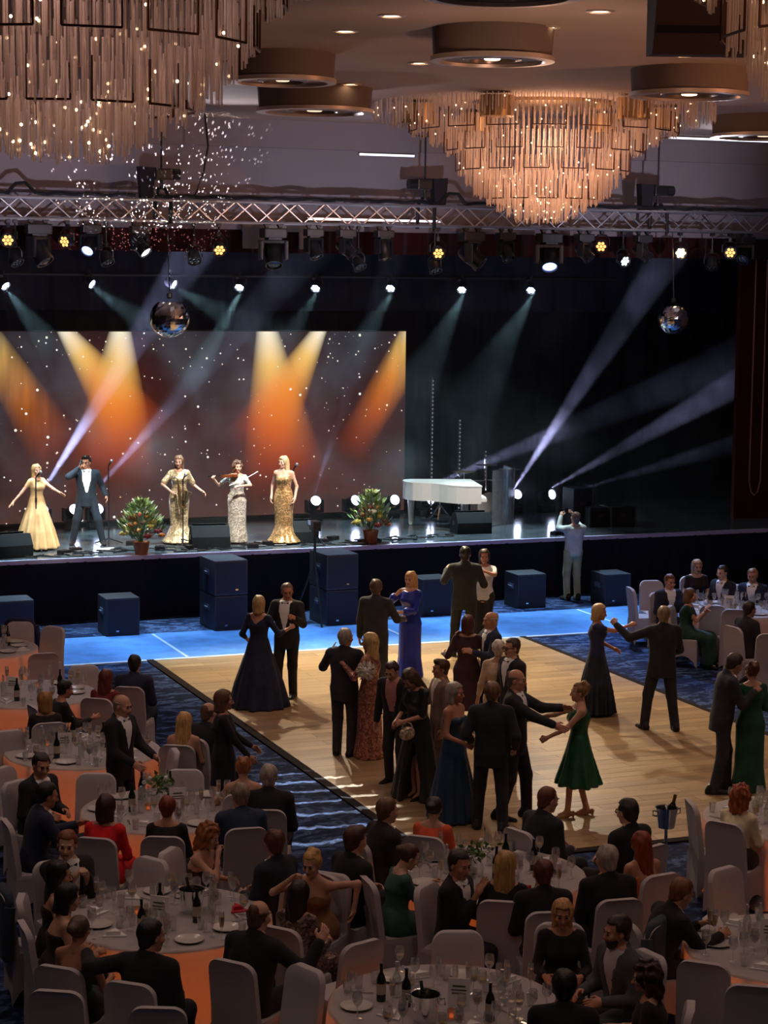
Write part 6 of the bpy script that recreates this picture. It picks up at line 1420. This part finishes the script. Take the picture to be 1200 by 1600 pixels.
# ------------------------------------------------------------------ empty chairs
for px, py, face, lab in [
 (83, 979, -30, 'empty covered chair right of the far left table'), (31, 972, 0, 'empty covered chair with a navy jacket behind the far left table'), (68, 1020, 200, 'grey covered chair in front of the far left table'),
 (131, 1040, 10, 'empty covered chair left of the auburn-haired woman'), (150, 1209, 0, 'empty covered chair in front of the standing bald man'),
 (288, 1203, 2, 'empty covered chair below the very long blonde hair'), (271, 1172, -75, 'empty covered chair turned sideways beside the long blonde hair'), (236, 1342, -38, 'slim empty chair right of the woman in red'),
 (88, 1546, 172, 'empty covered chair at the bottom left corner'), (247, 1572, 178, 'empty covered chair cut by the bottom edge below the man in black'), (478, 1512, -48, 'empty covered chair turned sideways at the bottom, left of the centre table'),
 (566, 1470, -140, 'empty covered chair beside the bottom centre table'), (716, 1456, 3, 'empty covered chair behind the bottom centre table'), (1133, 1357, 40, 'empty covered chair with a white shawl on the seat at right'),
 (1082, 1252, 95, 'covered chair seen edge-on right of the champagne stand'), (1100, 1502, 158, 'empty covered chair in front of the lower right table'), (1178, 1538, 170, 'empty covered chair in the bottom right corner'),
 (986, 918, 100, 'tall covered chair seen edge-on near the blue runner'), (1018, 907, 10, 'covered chair behind the outstretched arm near the runner'), (1114, 946, 175, 'near covered chair with its back to us at the upper right table'),
 (1148, 952, 178, 'second covered chair with its back to us at the upper right table'), (1204, 990, 180, 'covered chair at the right edge before the upper right table'),
 (2, 1200, 60, 'empty covered chair at the left edge, upper of two'), (8, 1392, 110, 'covered chair with a dark jacket over it at the left edge'), (12, 1142, 30, 'empty covered chair at the left edge beside the second table'),
 (1026, 1442, -120, 'covered chair with draped coats behind the bearded man')]:
    chair_px(px, py, face, lab)
def draped(px, py, face, hexc, lab):
    q = at(px, py, .99); a = view_rz(face); t = thing('draped_jacket', lab, 'jacket', (q[0], q[1], 0), a)
    b = Field(); b.loft((0, 0, 0), np.eye(3), [(.40, .25, .075), (.7, .25, .07), (.93, .24, .065), (1.0, .20, .05), (1.015, .12, .03)], folds=7, famp=.02, k=.03); v, f_ = b.mesh(.025); ob('cloth', me_from('cloth', v, f_, [cloth(hexc)]), t)
    for s in (-1, 1): MB().path([(s * .24, .0, .90), (s * .27, -.03, .7), (s * .26, -.02, .45)], [.05, .055, .05], 8).build('sleeve', cloth(hexc), t, True)
draped(31, 968, 0, '#1c2040', 'navy jacket hung over a chair behind the far left table')
draped(8, 1390, 110, '#1d2a36', 'dark slate jacket hung over the left edge chair')
draped(1028, 1439, -120, '#2a333c', 'slate coat hung over the chair behind the bearded man')
q = at(1128, 1440, .50); t = thing('white_shawl', 'crumpled white shawl lying on the chair at right', 'shawl', (q[0], q[1], .48)); b = Field(); b.el((0, 0, .03), (.19, .17, .05)).el((.08, .05, .06), (.10, .08, .05)).el((-.09, -.03, .05), (.09, .10, .05)); v, f_ = b.mesh(.02); v[:, 2] += .01 * np.sin(v[:, 0] * 40) * np.sin(v[:, 1] * 35); ob('folds', me_from('folds', v, f_, [PAPER]), t)
# ------------------------------------------------------------------ beams and haze on stage
VIO = (0.52, 0.54, 1.0); TEAL = (0.45, 0.80, 0.95)
bt = [  # floor beams: photo pixel the beam passes through, energy, cone angle
 ((66, 768), (150, 635), 9000, 9), ((112, 770), (200, 640), 150, 8), ((146, 770), (262, 640), 4200, 8), ((487, 783), (528, 660), 1800, 6), ((546, 781), (655, 690), 1800, 6), ((607, 779), (640, 700), 60, 7),
 ((662, 763), (925, 655), 2600, 8), ((798, 772), (885, 640), 7000, 8), ((850, 770), (1165, 592), 4500, 8), ((898, 768), (1130, 700), 1500, 7)]
for (a, b, e, ang), (p, _) in zip(bt, FLP):
    s0 = aty(a[0], a[1], 39.3); s1 = aty(b[0], b[1], 39.1)
    lamp('SPOT', 'beam_light', s0 + (s1 - s0) * .02, e * 3, VIO, s1, .03, ang, .35)
for (q, aim), e in zip(UPP, (500, 330, 420, 1500, 420, 330, 330, 360)):
    lamp('SPOT', 'cone_light', (q[0], q[1] - .16, q[2] - .08), e * 2.2, TEAL, (q[0] + aim[0] * 2, q[1] - .3 , q[2] + aim[2] * 2), .03, 27 if abs(aim[1]) > .2 else 17, .5)
def m_haze():
    m = bpy.data.materials.new('stage_haze'); m.use_nodes = True; n = NT(m); n.n.clear(); o = n.new('ShaderNodeOutputMaterial')
    v = n.new('ShaderNodeVolumeScatter'); v.inputs['Color'].default_value = (1, 1, 1, 1); v.inputs['Anisotropy'].default_value = 0.0
    co = n.coord('Object'); f = n.noise(co, .85, 4, .62, .5)
    d = n.m('MULTIPLY', n.m('POWER', n.m('MULTIPLY_ADD', f, 3.4, -1.25, clamp=True), 1.6), .030)
    tot = n.m('ADD', d, .0055); X, Y, Z = n.xyz(co); wisp = n.noise(co, 2.6, 4, .65, .6)
    for px, py, r, a in ((858, 682, .75, .10), (1075, 645, 1.3, .05), (1130, 600, .8, .05), (112, 690, .8, .06), (212, 700, .7, .03), (500, 715, .5, .05), (612, 722, .6, .05), (790, 640, 1.3, .022), (760, 715, 1.1, .04), (660, 630, .8, .015)):
        c = aty(px, py, 39.1); dx = n.m('SUBTRACT', X, c[0]); dz = n.m('SUBTRACT', Z, c[2]); dd = n.m('DIVIDE', n.m('SQRT', n.m('ADD', n.m('MULTIPLY', dx, dx), n.m('MULTIPLY', dz, dz))), r)
        tot = n.m('ADD', tot, n.m('MULTIPLY', n.m('MULTIPLY', n.m('SUBTRACT', 1.0, dd, clamp=True), n.m('MULTIPLY_ADD', wisp, 2.6, -.6, clamp=True)), a * 1.6))
    n.put(v.inputs['Density'], tot); n.put(o.inputs['Volume'], v.outputs[0])
    return m
hz = MB().box((15.0, 38.75, 4.35), (21.0, 1.9, 6.3)).build('stage_haze', m_haze()); tag(hz, 'thin drifting haze over the stage catching the light beams', 'haze', kind='stuff')
# bulkhead dots like a mirror ball's, thrown by an added patterned spot
q = aty(265, 497, 34.3); dl = lamp('SPOT', 'mirror_ball_stand_in_light', (q[0], 33.0, 5.6), 210, (1, .95, .95), (q[0] - .2, 35.3, 8.0), .01, 75, .9)
dl.data.use_nodes = True; n = NT(dl.data); e = n.n['Emission']; tc = n.new('ShaderNodeTexCoord'); v = n.new('ShaderNodeTexVoronoi'); n.put(v.inputs['Vector'], tc.outputs['Normal']); v.inputs['Scale'].default_value = 62
n.put(e.inputs['Strength'], n.m('MULTIPLY', n.m('LESS_THAN', v.outputs['Distance'], .22), 30.0))

# streaked light pattern thrown across the carpet edge by one moving head
ta = at(500, 1262, 0); gb = lamp('SPOT', 'pattern_light', (9.3, 34.2, 6.9), 2600, (.80, .90, 1.0), ta, .01, 8.0, .25)
gb.data.use_nodes = True; n = NT(gb.data); e = n.n['Emission']; tc = n.new('ShaderNodeTexCoord'); w = n.new('ShaderNodeTexWave'); n.put(w.inputs['Vector'], tc.outputs['Normal']); w.bands_direction = 'Y'
w.inputs['Scale'].default_value = 17; w.inputs['Distortion'].default_value = 1.6; w.inputs['Detail'].default_value = 2; w.inputs['Detail Scale'].default_value = 6
n.put(e.inputs['Strength'], n.m('MULTIPLY', n.m('GREATER_THAN', w.outputs['Fac'], .93), 14.0))
